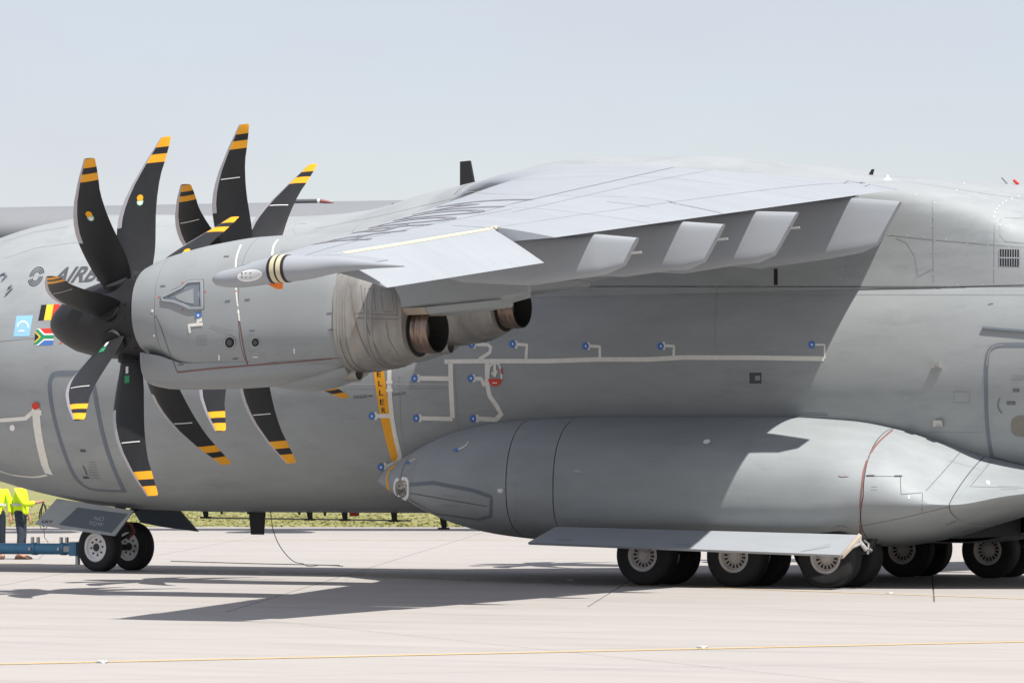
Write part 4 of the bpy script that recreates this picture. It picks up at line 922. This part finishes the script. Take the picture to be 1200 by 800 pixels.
for pts, m, w in WS: seam('wing', wing, m, pts, w)
sub('hinge_stripe', 'pale_band', lambda b: strip(b, 'wing', [(403, 296.6), (460, 287.7), (520, 277.4), (583, 266.6)], .055, .004, 5), wing)
# big registration letters read along the span
def wing_letters(b):
    uv, fs = text_mesh('A400M', -.45, -.005)
    bv = SURF['wing']; vs = []
    for a, t in uv:
        s = 11.9 + (1 - a) * 6.6; x0, x1 = le_x(s), te_x(s); f = .13 + .30 * (1 - t) if False else .14 + .33 * t
        p, n, i, d = bv.ray_cast(Vector((x0 + (x1 - x0) * f, -s, 30)), Vector((0, 0, -1)))
        vs.append(p + n * .006)
    b.add(vs, fs, 0, False)
sub('lettering', 'letter_wing', wing_letters, wing)

# ---- marks on the nacelle (parented with world placement undone)
def nsub(name, m, fn):
    b = MB(); fn(b); b.v = [tuple(Vector(p) - HUB) for p in b.v]; return b.build(name, M[m], nac, fix=False)
for pts, w in (([(411, 334), (413, 355), (418, 382), (428, 408), (440, 426)], .014), ([(423, 334), (426, 358), (431, 385), (441, 408), (452, 424)], .014), ([(462, 336), (464, 352), (466, 370)], .012),
               ([(414, 366.5), (440, 368), (466, 369)], .012), ([(415, 372), (440, 373.5), (467, 374)], .012), ([(427, 338), (438, 338.5), (440, 364), (429, 364), (427, 338)], .01), ([(446, 339), (459, 339), (462, 365), (449, 365), (446, 339)], .01), ([(452, 376), (456, 398), (468, 418)], .012)):
    nsub('shroud_seam', 'shroud_seam', lambda b: strip(b, 'nac', curve(pts, 4) if len(pts) > 3 and pts[0] != pts[-1] else pts, w, .004, 3))
nsub('panel_seam', 'white', lambda b: strip(b, 'nac', curve([(282.5, 287), (277.3, 302), (276.3, 320), (277.3, 345), (280.8, 376)], 4), .028, .004, 4))
nsub('panel_seam', 'seam_red', lambda b: strip(b, 'nac', curve([(280.8, 376), (285, 405), (290, 427)], 4), .02, .004, 4))
nsub('panel_seam', 'seam_red', lambda b: strip(b, 'nac', [(208, 436), (250, 431.5), (300, 427.5), (350, 423.5), (405, 418.5)], .022, .004, 4))
nsub('panel_seam', 'seam', lambda b: strip(b, 'nac', curve([(181, 367), (188, 382), (197, 408), (208, 436)], 4), .016, .004, 4))
nsub('panel_seam', 'white', lambda b: strip(b, 'nac', curve([(326, 281), (321, 288), (319, 299)], 4), .03, .004, 3))
inl = [(190.5, 348), (204, 341.5), (214, 336.8), (220, 331.3), (224, 330.2), (236.8, 329.6), (237.4, 360.6), (223, 361), (214, 356.8), (204, 353), (191.5, 351.5)]
nsub('naca_inlet', 'outline', lambda b: blob(b, 'nac', [(196, 348), (207, 344), (217, 338.5), (222, 334.5), (235, 333.5), (235.3, 357.5), (223, 358), (214, 354), (205, 351.5)], .006, 2))  # flat darker patch, the recess's shade put into its colour
nsub('inlet_ramp', 'paint_cowl', lambda b: blob(b, 'nac', [(205, 347.5), (216, 342.5), (227, 338), (227.5, 356), (218, 354.5), (209, 351)], .010, 2))
nsub('inlet_frame', 'paint_wing', lambda b: strip(b, 'nac', inl, .035, .012, 3, 0, True, .012)); nsub('inlet_outline', 'seam', lambda b: strip(b, 'nac', [(188, 349), (203, 339.5), (213, 335), (219, 329.5), (224, 328.3), (238.6, 327.8), (239, 362.5)], .016, .004, 3))
for u, v, r in ((269.5, 401, 6.6), (299.5, 401, 5.2)):
    nsub('vent_port', 'steel', lambda b: blob(b, 'nac', circ(u, v, r, r * 1.13, 20), .008, 2)); nsub('vent_bore', 'black', lambda b: blob(b, 'nac', circ(u, v, r * .85, r * .97, 20), .012, 2)); nsub('vent_cap', 'letter', lambda b: blob(b, 'nac', circ(u, v, r * .45, r * .5, 16), .017, 2))
    if r > 6: nsub('vent_surround', 'outline', lambda b: blob(b, 'nac', circ(u, v, r * 1.12, r * 1.25, 20), .005, 2))
nsub('tape_strip', 'white', lambda b: (strip(b, 'nac', [(237, 374.5), (232, 375), (232.5, 380)], .055, .005, 2), strip(b, 'nac', [(238, 379.5), (221.5, 381), (223, 390)], .045, .006, 2)))
nsub('blue_sensor_disc', 'blue', lambda b: blob(b, 'nac', circ(232.8, 369, 3.8, 3.9), .01)); nsub('sensor_pad', 'white_clean', lambda b: blob(b, 'nac', circ(232.8, 369.5, 1.2, 1.6, 8), .014, 1))
nsub('red_marks', 'red', lambda b: [blob(b, 'nac', circ(u, v, .9, 1.0, 8), .005, 1) for u, v in ((186.5, 348), (214, 331), (241, 341.5), (214, 363), (277, 341))])
nsub('latches', 'seam', lambda b: [patch(b, 'nac', [(u - 3, v - .6), (u + 3, v - 1), (u + 3, v + .6), (u - 3, v + 1)], .006, 1, 1) for u, v in ((191, 335), (267, 352.5), (290, 351), (265.5, 300.5), (276, 420), (212, 427), (295.5, 387.5), (386, 367), (387.5, 386.5))])
nsub('latches', 'white_clean', lambda b: [patch(b, 'nac', [(u - w, v - h), (u + w, v - h), (u + w, v + h), (u - w, v + h)], .007, 1, 1) for u, v, w, h in ((257, 418.5, .8, 3), (299.5, 418, 3, .6), (345, 411, .7, 3), (179, 364, 1.2, 1.6), (181, 393, 1, 1.2))])
nsub('placard', 'seam_soft', lambda b: [strip(b, 'nac', [(230, 394 + 3.4 * k), (242, 393.4 + 3.4 * k)], .012, .005, 3) for k in range(4)])
nsub('crease_line', 'seam_soft', lambda b: strip(b, 'nac', curve([(246, 381), (258, 385.5), (273, 388)], 4), .012, .005, 3))

# ---- marks on the sponson
ssub = lambda name, m, fn: sub(name, m, fn, spl)
ssub('panel_seam', 'seam_red', lambda b: strip(b, 'sp', curve([(1046, 503.5), (1027, 521), (1014, 545), (1009, 580), (1008, 610), (1009.5, 638)], 5), .032, .004, 4))
ssub('danger_stripe', 'amber', lambda b: strip(b, 'sp', curve([(462.5, 546), (456, 552), (453.2, 562), (456, 574)], 4), .10, .004, 3))
ssub('lamp_frame', 'white_clean', lambda b: strip(b, 'sp', curve([(465, 562.5), (472, 560.8), (478, 562), (479.3, 570), (478.5, 580), (473, 583.8), (467, 581), (463.5, 574), (463.8, 566)], 4), .055, .012, 3, 0, True, .012))
b = MB(); blob(b, 'sp', [(466, 564), (472, 562.5), (477, 564), (478, 571), (477, 580), (473, 582), (467.5, 579.5), (465, 573)], .006, 3); b.build('landing_light', M['lamp'], spl, fix=False)
b = MB(); blob(b, 'sp', [(466, 572), (475, 567), (477, 570), (470, 573)], .011, 1); b.build('lamp_reflector', M['steel'], spl, fix=False)
ssub('access_outline', 'outline', lambda b: strip(b, 'sp', [(480, 567.5), (508, 565.5), (555, 574.5), (576, 582), (575, 604.5), (560, 608.5), (510, 601.5), (481, 585.5)], .065, .004, 4))
ssub('panel_seam', 'seam', lambda b: strip(b, 'sp', [(481, 577.5), (530, 586), (571, 593)], .02, .004, 4))
ssub('panel_seam', 'seam_soft', lambda b: [strip(b, 'sp', p, .012, .003, 4) for p in ([(484, 569), (483, 553), (490, 537)], [(600, 517), (660, 519)], [(508, 560), (508, 566)], [(605, 566), (604, 590), (604, 618)], [(593, 566), (605, 566)], [(650, 609), (663, 607.5), (664, 617)], [(533, 606), (534, 620)], [(593, 621), (635, 622.5)])])
ssub('panel_seam', 'seam', lambda b: [strip(b, 'sp', p, .012, .003, 4) for p in ([(1009, 616), (1060, 606), (1114, 593)], [(1010, 557.5), (1055, 558), (1056, 579), (1081, 577), (1080.5, 600)], [(1162, 540), (1137, 570), (1200, 571.5)], [(1085, 575), (1105, 553), (1125, 530)])])
ssub('panel_seam', 'seam_soft', lambda b: [strip(b, 'sp', p, .010, .003, 4) for p in ([(1115, 590), (1128, 575), (1150, 550), (1160, 540)], [(1115, 594), (1120, 604), (1135, 612), (1150, 615)], [(1110, 539), (1150, 550)])])
ssub('hinges', 'gap', lambda b: [patch(b, 'sp', [(u - 4.5, v - .5), (u + 4.5, v - .5), (u + 4.5, v + 1), (u - 4.5, v + 1)], .008, 2, 1) for u, v in ((1020, 557), (1052.5, 557.5))])
ssub('tape_strip', 'white', lambda b: (strip(b, 'sp', [(537, 527), (543, 524), (547, 521)], .05, .006, 2), strip(b, 'sp', [(480, 541), (487, 537.5)], .03, .006, 2), strip(b, 'sp', [(546, 522), (549, 517)], .025, .006, 2)))
ssub('blue_sensor_disc', 'blue', lambda b: blob(b, 'sp', circ(534.5, 527.5, 3, 1.8), .012, 2)); ssub('blue_sensor_disc', 'blue', lambda b: blob(b, 'sp', circ(477.5, 542, 2.4, 1.5), .012, 2))
ssub('scoop_marks', 'metal_le', lambda b: [blob(b, 'sp', [(u - 4, v), (u + 2, v - 2.5), (u + 5, v - 1), (u + 10, v + 1.0), (u, v + 1.6)], .012, 1) for u, v in ((675, 552), (673.5, 610), (986, 557), (984, 617))])
ssub('white_blister', 'white_clean', lambda b: blob(b, 'sp', ell(828.5, 518.3, 4.4, 2.6, R(-15), 12), .02, 2))
d = dots('rivets', 'sp', [(494 + i * 3.2, 553 + i * .9 + (i % 2) * 1.2) for i in range(34)] + [(493 + i * 3.6, 549 + i * 1.0) for i in range(16)], 'paint_wing', .4, spl)
ssub('placard', 'seam_soft', lambda b: [strip(b, 'sp', p, .012, .004, 3) for p in ([(518, 580), (536, 582)], [(518, 591), (536, 593)], [(1021, 570), (1028, 570)], [(1021, 573.5), (1028, 573.5)], [(1170, 569.5), (1197, 569.8)], [(1172, 573), (1192, 573.2)])])
ssub('white_marks', 'white_clean', lambda b: [patch(b, 'sp', [(u - .8, v - 2), (u + .8, v - 2), (u + .8, v + 2), (u - .8, v + 2)], .006, 1, 1) for u, v in ((1065.3, 582), (1157, 565), (1159.3, 566))])
ssub('skid_marks', 'seam', lambda b: [strip(b, 'sp', p, .03, .004, 3) for p in ([(1108, 615), (1121, 609.5)], [(1126, 624), (1140, 619)])])
sub('scrape_mark', 'seam_soft', lambda b: blob(b, 'mgd', [(936, 646.5), (973, 636.3), (973, 640.5)], .004, 1), md)

# ------------------------------------------------------------------ far high-wing freighter behind the nose
FD = 118.0
bgp = empty('background_freighter'); tag(bgp, 'blurred pale grey plane parked far behind, wing edge seen above the fuselage roof', 'aircraft')
rv = Vector((math.cos(ALPHA), math.sin(ALPHA), 0)); fv = Vector((-math.sin(ALPHA), math.cos(ALPHA), 0))
def fp(u, dep, z): return Vector((CAM.x, CAM.y, 0)) + fv * dep + rv * ((u - 600) / FPX * dep) + Vector((0, 0, z))
bgp.location = fp(760, FD, 0)
def bl(p): return p - bgp.location
secs = []
for dd, r, zc in ((-8, .2, 4.9), (-7.4, 1.2, 4.9), (-6, 2.3, 5.0), (-3, 2.9, 5.2), (0, 3.0, 5.3), (22, 3.0, 5.3), (30, 2.0, 6.2), (36, .8, 7.0)):
    c = bl(fp(760, FD, 0)) + fv * dd; secs.append([c + rv * (r * math.cos(2 * math.pi * k / 32)) + Vector((0, 0, zc + r * math.sin(2 * math.pi * k / 32))) for k in range(32)])
MB().loft(secs).build('fuselage', M['far_plane'], bgp)
for sd in (-1, 1):
    secs = []
    for i in range(9):
        t = i / 8; lat = sd * 28 * t; z = 10.52 - .07 * t + (.0 if t > .2 else -1.2 * (1 - t / .2) ** 2); ch = 6.5 - 3.6 * t; th = .62 - .28 * t; zt = z - .4 + th; th += .45; z = zt - th + .4; c = bl(fp(760, FD, 0)) + rv * lat + fv * (3.6 * t)
        q = []
        for k in range(28):
            a = 2 * math.pi * k / 28; q.append(c + fv * (ch * (.5 - .5 * math.cos(a))) + Vector((0, 0, z - .4 + th * math.sin(a) * (1 if math.cos(a) > 0 else .75) - (.0 if True else 0))))
        secs.append(q)
    MB().loft(secs).build('wing', M['far_plane'], bgp)
    for lat in (9.5, 17):
        c = bl(fp(760, FD, 0)) + rv * (sd * lat) - fv * 1.5; e = MB(); se = []
        for dd, r in ((-1.5, 1.15), (-1.2, 1.3), (1, 1.35), (3.5, .8)): se.append([c + fv * dd + rv * (r * math.cos(2 * math.pi * k / 20)) + Vector((0, 0, 7.0 + r * math.sin(2 * math.pi * k / 20))) for k in range(20)])
        e.loft(se); e.build('engine', M['far_plane'], bgp)
for sd in (-1, 1):
    g = MB(); c = bl(fp(760, FD, 0)) + rv * (sd * 1.2) + fv * 10
    g.tube([c + Vector((0, 0, .6)) - rv * .4, c + Vector((0, 0, .6)) + rv * .4], .6, 20); g.tube([c + Vector((0, 0, .6)), c + Vector((0, 0, 3))], .25, 10); g.build('landing_gear', M['dark_metal'], bgp)
rod = MB(); a = bl(fp(300, FD - .0, 0)); z = CAM.z + (HORIZON - 236.3) * FD / FPX
pA, pB, pC, pD = [bl(fp(u, FD, zz)) for u, zz in ((325, z), (372, z + .02), (374.5, z + .02), (391, z - .04))]
MB().tube([pA, pB], .065, 10).build('wing_mast', M['letter'], bgp); MB().tube([pB, pC], .065, 10).build('wing_mast', M['white_clean'], bgp); MB().tube([pC, (pC + pD) / 2, pD], [.065, .05, .012], 10).build('wing_mast', mat('maroon_tip', (.20, .06, .06), .5), bgp)

# ------------------------------------------------------------------ tow bar
tb = empty('tow_bar', (-10.1, 0, 0)); tag(tb, 'blue steel tow bar coupled to the nose wheel at the left edge', 'tow bar')
A0, B0 = Vector((0.02, 0, .395)), Vector((-4.2, -.25, .385))
MB().tube([A0, B0], .105, 16).build('tube', M['tow_blue'], tb)
MB().box((.02, 0, .40), (.16, .5, .26)).build('coupling_head', M['tow_blue'], tb)
MB().tube([(.0, -.05, .27), (.0, -.05, .10)], .045, 10).build('support_leg', M['steel'], tb)
for t in (.085, .28):
    c = A0.lerp(B0, .085 if t < .1 else .235)
    b = MB(); b.lathe([(-.05, .118), (.05, .118)], 'x', 16, c=c, cap=(True, True)); b.build('collar', M['tow_blue'], tb)
    b = MB(); b.tube([c + Vector((-.03, -.12, .0)), c + Vector((-.03, -.145, 0))], .03, 8); b.build('clamp_bolt', M['steel'], tb)
    b = MB(); b.tube([c + Vector((-.06, 0, .10)), c + Vector((-.06, 0, .22))], .035, 10); b.tube([c + Vector((.07, 0, .10)), c + Vector((.07, 0, .22))], .035, 10); b.build('lifting_lug', M['steel'], tb)
c = A0.lerp(B0, .045); MB().box((c.x - .04, c.y - .108, c.z), (.13, .012, .11)).build('label_plate', M['reflect'], tb)
w_ = A0.lerp(B0, .62); b = MB(); b.tube([w_ + Vector((0, -.45, -.18)), w_ + Vector((0, .45, -.18))], .04, 8); b.build('axle', M['dark_metal'], tb)
for y in (-.45, .45):
    MB().lathe([(-.08, .13), (-.09, .19), (.09, .19), (.08, .13)], 'y', 20, c=w_ + Vector((0, y, -.185)), cap=(True, True)).build('transport_wheel', M['rubber'], tb)

# ------------------------------------------------------------------ people by the nose
def skin(name, verts, edges, m, parent, sub=2, root=0):
    me = bpy.data.meshes.new(name); me.from_pydata([v[:3] for v in verts], edges, [])
    o = bpy.data.objects.new(name, me); COL.objects.link(o)
    md = o.modifiers.new('skin', 'SKIN'); md.use_smooth_shade = True
    for i, v in enumerate(verts):
        r = v[3]; me.skin_vertices[0].data[i].radius = (r, r) if not isinstance(r, tuple) else r
        me.skin_vertices[0].data[i].use_root = (i == root)
    ss = o.modifiers.new('sub', 'SUBSURF'); ss.levels = sub; ss.render_levels = sub
    dg = bpy.context.evaluated_depsgraph_get(); em = bpy.data.meshes.new_from_object(o.evaluated_get(dg))
    bpy.data.objects.remove(o); em.materials.clear(); em.materials.append(M[m])
    for p in em.polygons: p.use_smooth = True
    return link(name, em, parent)
def person(loc, rz, trousers, label, arm_out):
    P = empty('person', loc); P.rotation_euler = (0, 0, rz); tag(P, label, 'person', 'ground crew in yellow vests')
    # body faces +x; y to its left
    hr = (.50, -.30, 1.22) if arm_out else (.06, -.33, .86)
    er = (.20, -.36, 1.16) if arm_out else (.02, -.33, 1.12)
    V = [(0, 0, 1.0, (.15, .11)), (0, 0, 1.2, (.14, .10)), (0, 0, 1.38, (.17, .11)), (.0, 0, 1.49, .07), (.02, 0, 1.56, .06), (.03, 0, 1.66, (.085, .10)), (.03, 0, 1.75, (.07, .085)),
         (0, .2, 1.43, .065), (.02, .29, 1.15, .05), (.10, .31, .90, .036), (0, -.2, 1.43, .065), (*er, .05), (*hr, .036),
         (0, .10, .95, .10), (.02, .11, .50, .065), (-.02, .12, .09, .045), (0, -.10, .95, .10), (.05, -.12, .50, .065), (.0, -.13, .09, .045), (.13, .14, .05, .04), (.15, -.15, .05, .04)]
    E = [(0, 1), (1, 2), (2, 3), (3, 4), (4, 5), (5, 6), (2, 7), (7, 8), (8, 9), (2, 10), (10, 11), (11, 12), (0, 13), (13, 14), (14, 15), (0, 16), (16, 17), (17, 18), (15, 19), (18, 20)]
    # hands with palm and fingers grown on
    for base, wi in ((9, Vector((.10, .31, .90))), (12, Vector(hr))):
        el = Vector(V[base - 1][:3]); d = (wi - el).normalized(); sd = Vector((0, 1, 0)) if abs(d.y) < .9 else Vector((1, 0, 0)); nrm = d.cross(sd).normalized(); sd = nrm.cross(d).normalized()
        V.append((*(wi + d * .06), .03)); pi = len(V) - 1; E.append((base, pi))
        for k in range(4):
            o = (k - 1.5) * .021; L = (.030, .036, .034, .027)[k]
            q0 = wi + d * .09 + sd * o; q1 = q0 + d * L - nrm * .008; q2 = q1 + d * L * .5 - nrm * .028
            V.extend([(*q0, .0105), (*q1, .0095), (*q2, .008)]); n = len(V); E.extend([(pi, n - 3), (n - 3, n - 2), (n - 2, n - 1)])
        q0 = wi + d * .035 + sd * .038; q1 = q0 + d * .035 + sd * .016 - nrm * .012; V.extend([(*q0, .013), (*q1, .0095)]); n = len(V); E.extend([(base, n - 2), (n - 2, n - 1)])
    skin('body', V, E, 'skin', P)
    # clothes
    T = [(0, 0, 1.0, (.175, .135)), (0, .10, .93, .115), (.02, .11, .52, .088), (-.01, .12, .12, .078), (0, -.10, .93, .115), (.05, -.12, .52, .088), (.01, -.13, .12, .078), (0, 0, 1.1, (.165, .125))]
    skin('trousers', T, [(0, 1), (1, 2), (2, 3), (0, 4), (4, 5), (5, 6), (0, 7)], trousers, P)
    Vt = [(0, 0, 1.15, (.19, .15)), (0, 0, .93, (.20, .165)), (0, 0, 1.36, (.20, .14)), (0, 0, 1.47, (.11, .10)), (0, .2, 1.43, .09), (.015, .28, 1.2, .075), (0, -.2, 1.43, .09), (*[Vector((0, -.2, 1.43)).lerp(Vector(er), .75)[k] for k in range(3)], .075)]
    if arm_out: Vt += [(*er, .07), (*[Vector(er).lerp(Vector(hr), .75)[k] for k in range(3)], .058)]; X = [(7, 8), (8, 9)]
    else: Vt += [(.03, .29, 1.12, .065), (.09, .305, .97, .055)]; X = [(5, 8), (8, 9)]
    skin('hi_vis_jacket', Vt, [(0, 1), (0, 2), (2, 3), (2, 4), (4, 5), (2, 6), (6, 7)] + X, 'hivis', P)
    b = MB(); b.lathe([(-.025, 1), (.025, 1)], 'z', 24, c=(0, 0, 0)); b.v = [(x * .185 * 1.0, y * .225, z + 1.16) for x, y, z in b.v]; b.build('reflective_band', M['reflect'], P)
    for y, x in ((.13, .05), (-.14, .07)):
        s = MB(); se = []
        for t, w, h in ((-.15, .028, .05), (-.13, .042, .09), (-.04, .045, .12), (.04, .05, .085), (.12, .05, .06), (.17, .03, .035)): se.append([(x + t, y + w * math.cos(a), max(0, h / 2 + h / 2 * math.sin(a))) for a in [2 * math.pi * k / 12 for k in range(12)]])
        s.loft(se); s.build('shoe', M['shoe'], P)
    hd = MB()
    hd.lathe([(-.09, .02), (-.07, .075), (-.02, .10), (.04, .098), (.085, .07), (.108, .02)], 'z', 18, c=(.015, 0, 1.715), cap=(True, True)); hd.v = [(x if x > -.02 else x, y * .86, z) for x, y, z in hd.v if True]
    hd.v = [(x - (.0 if z > 1.74 else .045), y, z) for x, y, z in hd.v]; hd.build('hair', M['hair'], P)
    f = MB(); f.prism([(.115, -.012, 1.655), (.115, .012, 1.655), (.14, 0, 1.64), (.115, 0, 1.69)], (-.02, 0, 0)); f.build('nose', M['skin'], P)
    f = MB()
    for y in (-.032, .032): f.lathe([(-.006, .012), (.006, .010)], 'x', 10, c=(.112, y, 1.685), cap=(True, True))
    f.build('eyes', M['white_clean'], P); f = MB(); f.box((.108, 0, 1.618), (.012, .045, .009)); f.build('mouth', mat('lip', (.30, .10, .09), .6), P)
    f = MB()
    for y in (-.09, .09): f.lathe([(-.008, .012), (.008, .028)], 'y', 10, c=(.03, y, 1.665), cap=(True, True), sy=.7)
    f.build('ears', M['skin'], P)
    return P
pa = un(24, 655, z=0); pb = un(-4, 655, z=0)
p1 = person((pa.x, pa.y, 0), R(20), 'jeans', 'person in yellow hi-vis jacket and jeans standing behind the tow bar holding a coiled cable', True)
p2 = person((pb.x, pb.y, 0), R(-60), 'trousers', 'person in yellow hi-vis jacket and dark trousers cut off by the left picture edge', False)
# cable coil hanging from the hand
hand = p1.matrix_basis @ Vector((.58, -.30, 1.21))
cb = MB(); rr = random.Random(5)
for k in range(6):
    w, h = rr.uniform(.07, .15), rr.uniform(.45, .62); off = rr.uniform(-.03, .03); pts = []
    for i in range(25):
        t = 2 * math.pi * i / 24; s = math.sin(t / 2)
        pts.append(hand + rv * (w * math.sin(t) * s + off * s) + fv * (.02 * k - .05 + rr.uniform(-.004, .004)) + Vector((0, 0, -h * (1 - math.cos(t)) / 2)))
    cb.tube(pts, .0085, 6, cap=False)
tail = [hand + Vector((0, 0, -.3)), hand + rv * .03 + Vector((0, 0, -.75))]
e = un(62, 642, z=0)
tail += [hand.lerp(e, .35) + Vector((0, 0, -.75)) * .6, hand.lerp(e, .7) + Vector((0, 0, -.28)), Vector((e.x, e.y, .02))]
cb.tube(tail, .007, 6)
o = cb.build('coiled_cable', M['cable']); tag(o, 'black cable looped in a coil hanging from the crew member\'s hand', 'cable')
# grounding wire from belly to the pavement
a = un(317, 600, y=-.3); pts = [a]
for u, v in ((320, 620), (326, 636), (335, 649), (345, 658)):
    t = (v - 600) / 60; pts.append(un(u, v, y=-.3 + 4.3 * t * .6 + .3))
q = un(362, 663, z=0.02); pts.append(q + Vector((-.15, 0, .05)))
pts += [q, un(378, 661.5, z=.015), un(402, 663, z=.015)]
sp = []
for i in range(len(pts) - 1):
    for k in range(4):
        t = k / 4; p0, p1_, p2_, p3 = pts[max(i - 1, 0)], pts[i], pts[i + 1], pts[min(i + 2, len(pts) - 1)]
        sp.append(.5 * (2 * p1_ + (p2_ - p0) * t + (2 * p0 - 5 * p1_ + 4 * p2_ - p3) * t * t + (3 * p1_ - p0 - 3 * p2_ + p3) * t ** 3))
sp.append(pts[-1]); sp = [Vector((p.x, p.y, max(p.z, .014))) for p in sp]
gw = MB().tube(sp, .0075, 6); gw.tube([un(200, 657, z=.014), un(300, 660, z=.014), un(350, 661, z=.014), un(398, 662, z=.014)], .008, 6)
o = gw.build('grounding_wire', M['cable']); tag(o, 'thin dark grounding wire hanging from the belly down to the pavement', 'wire')
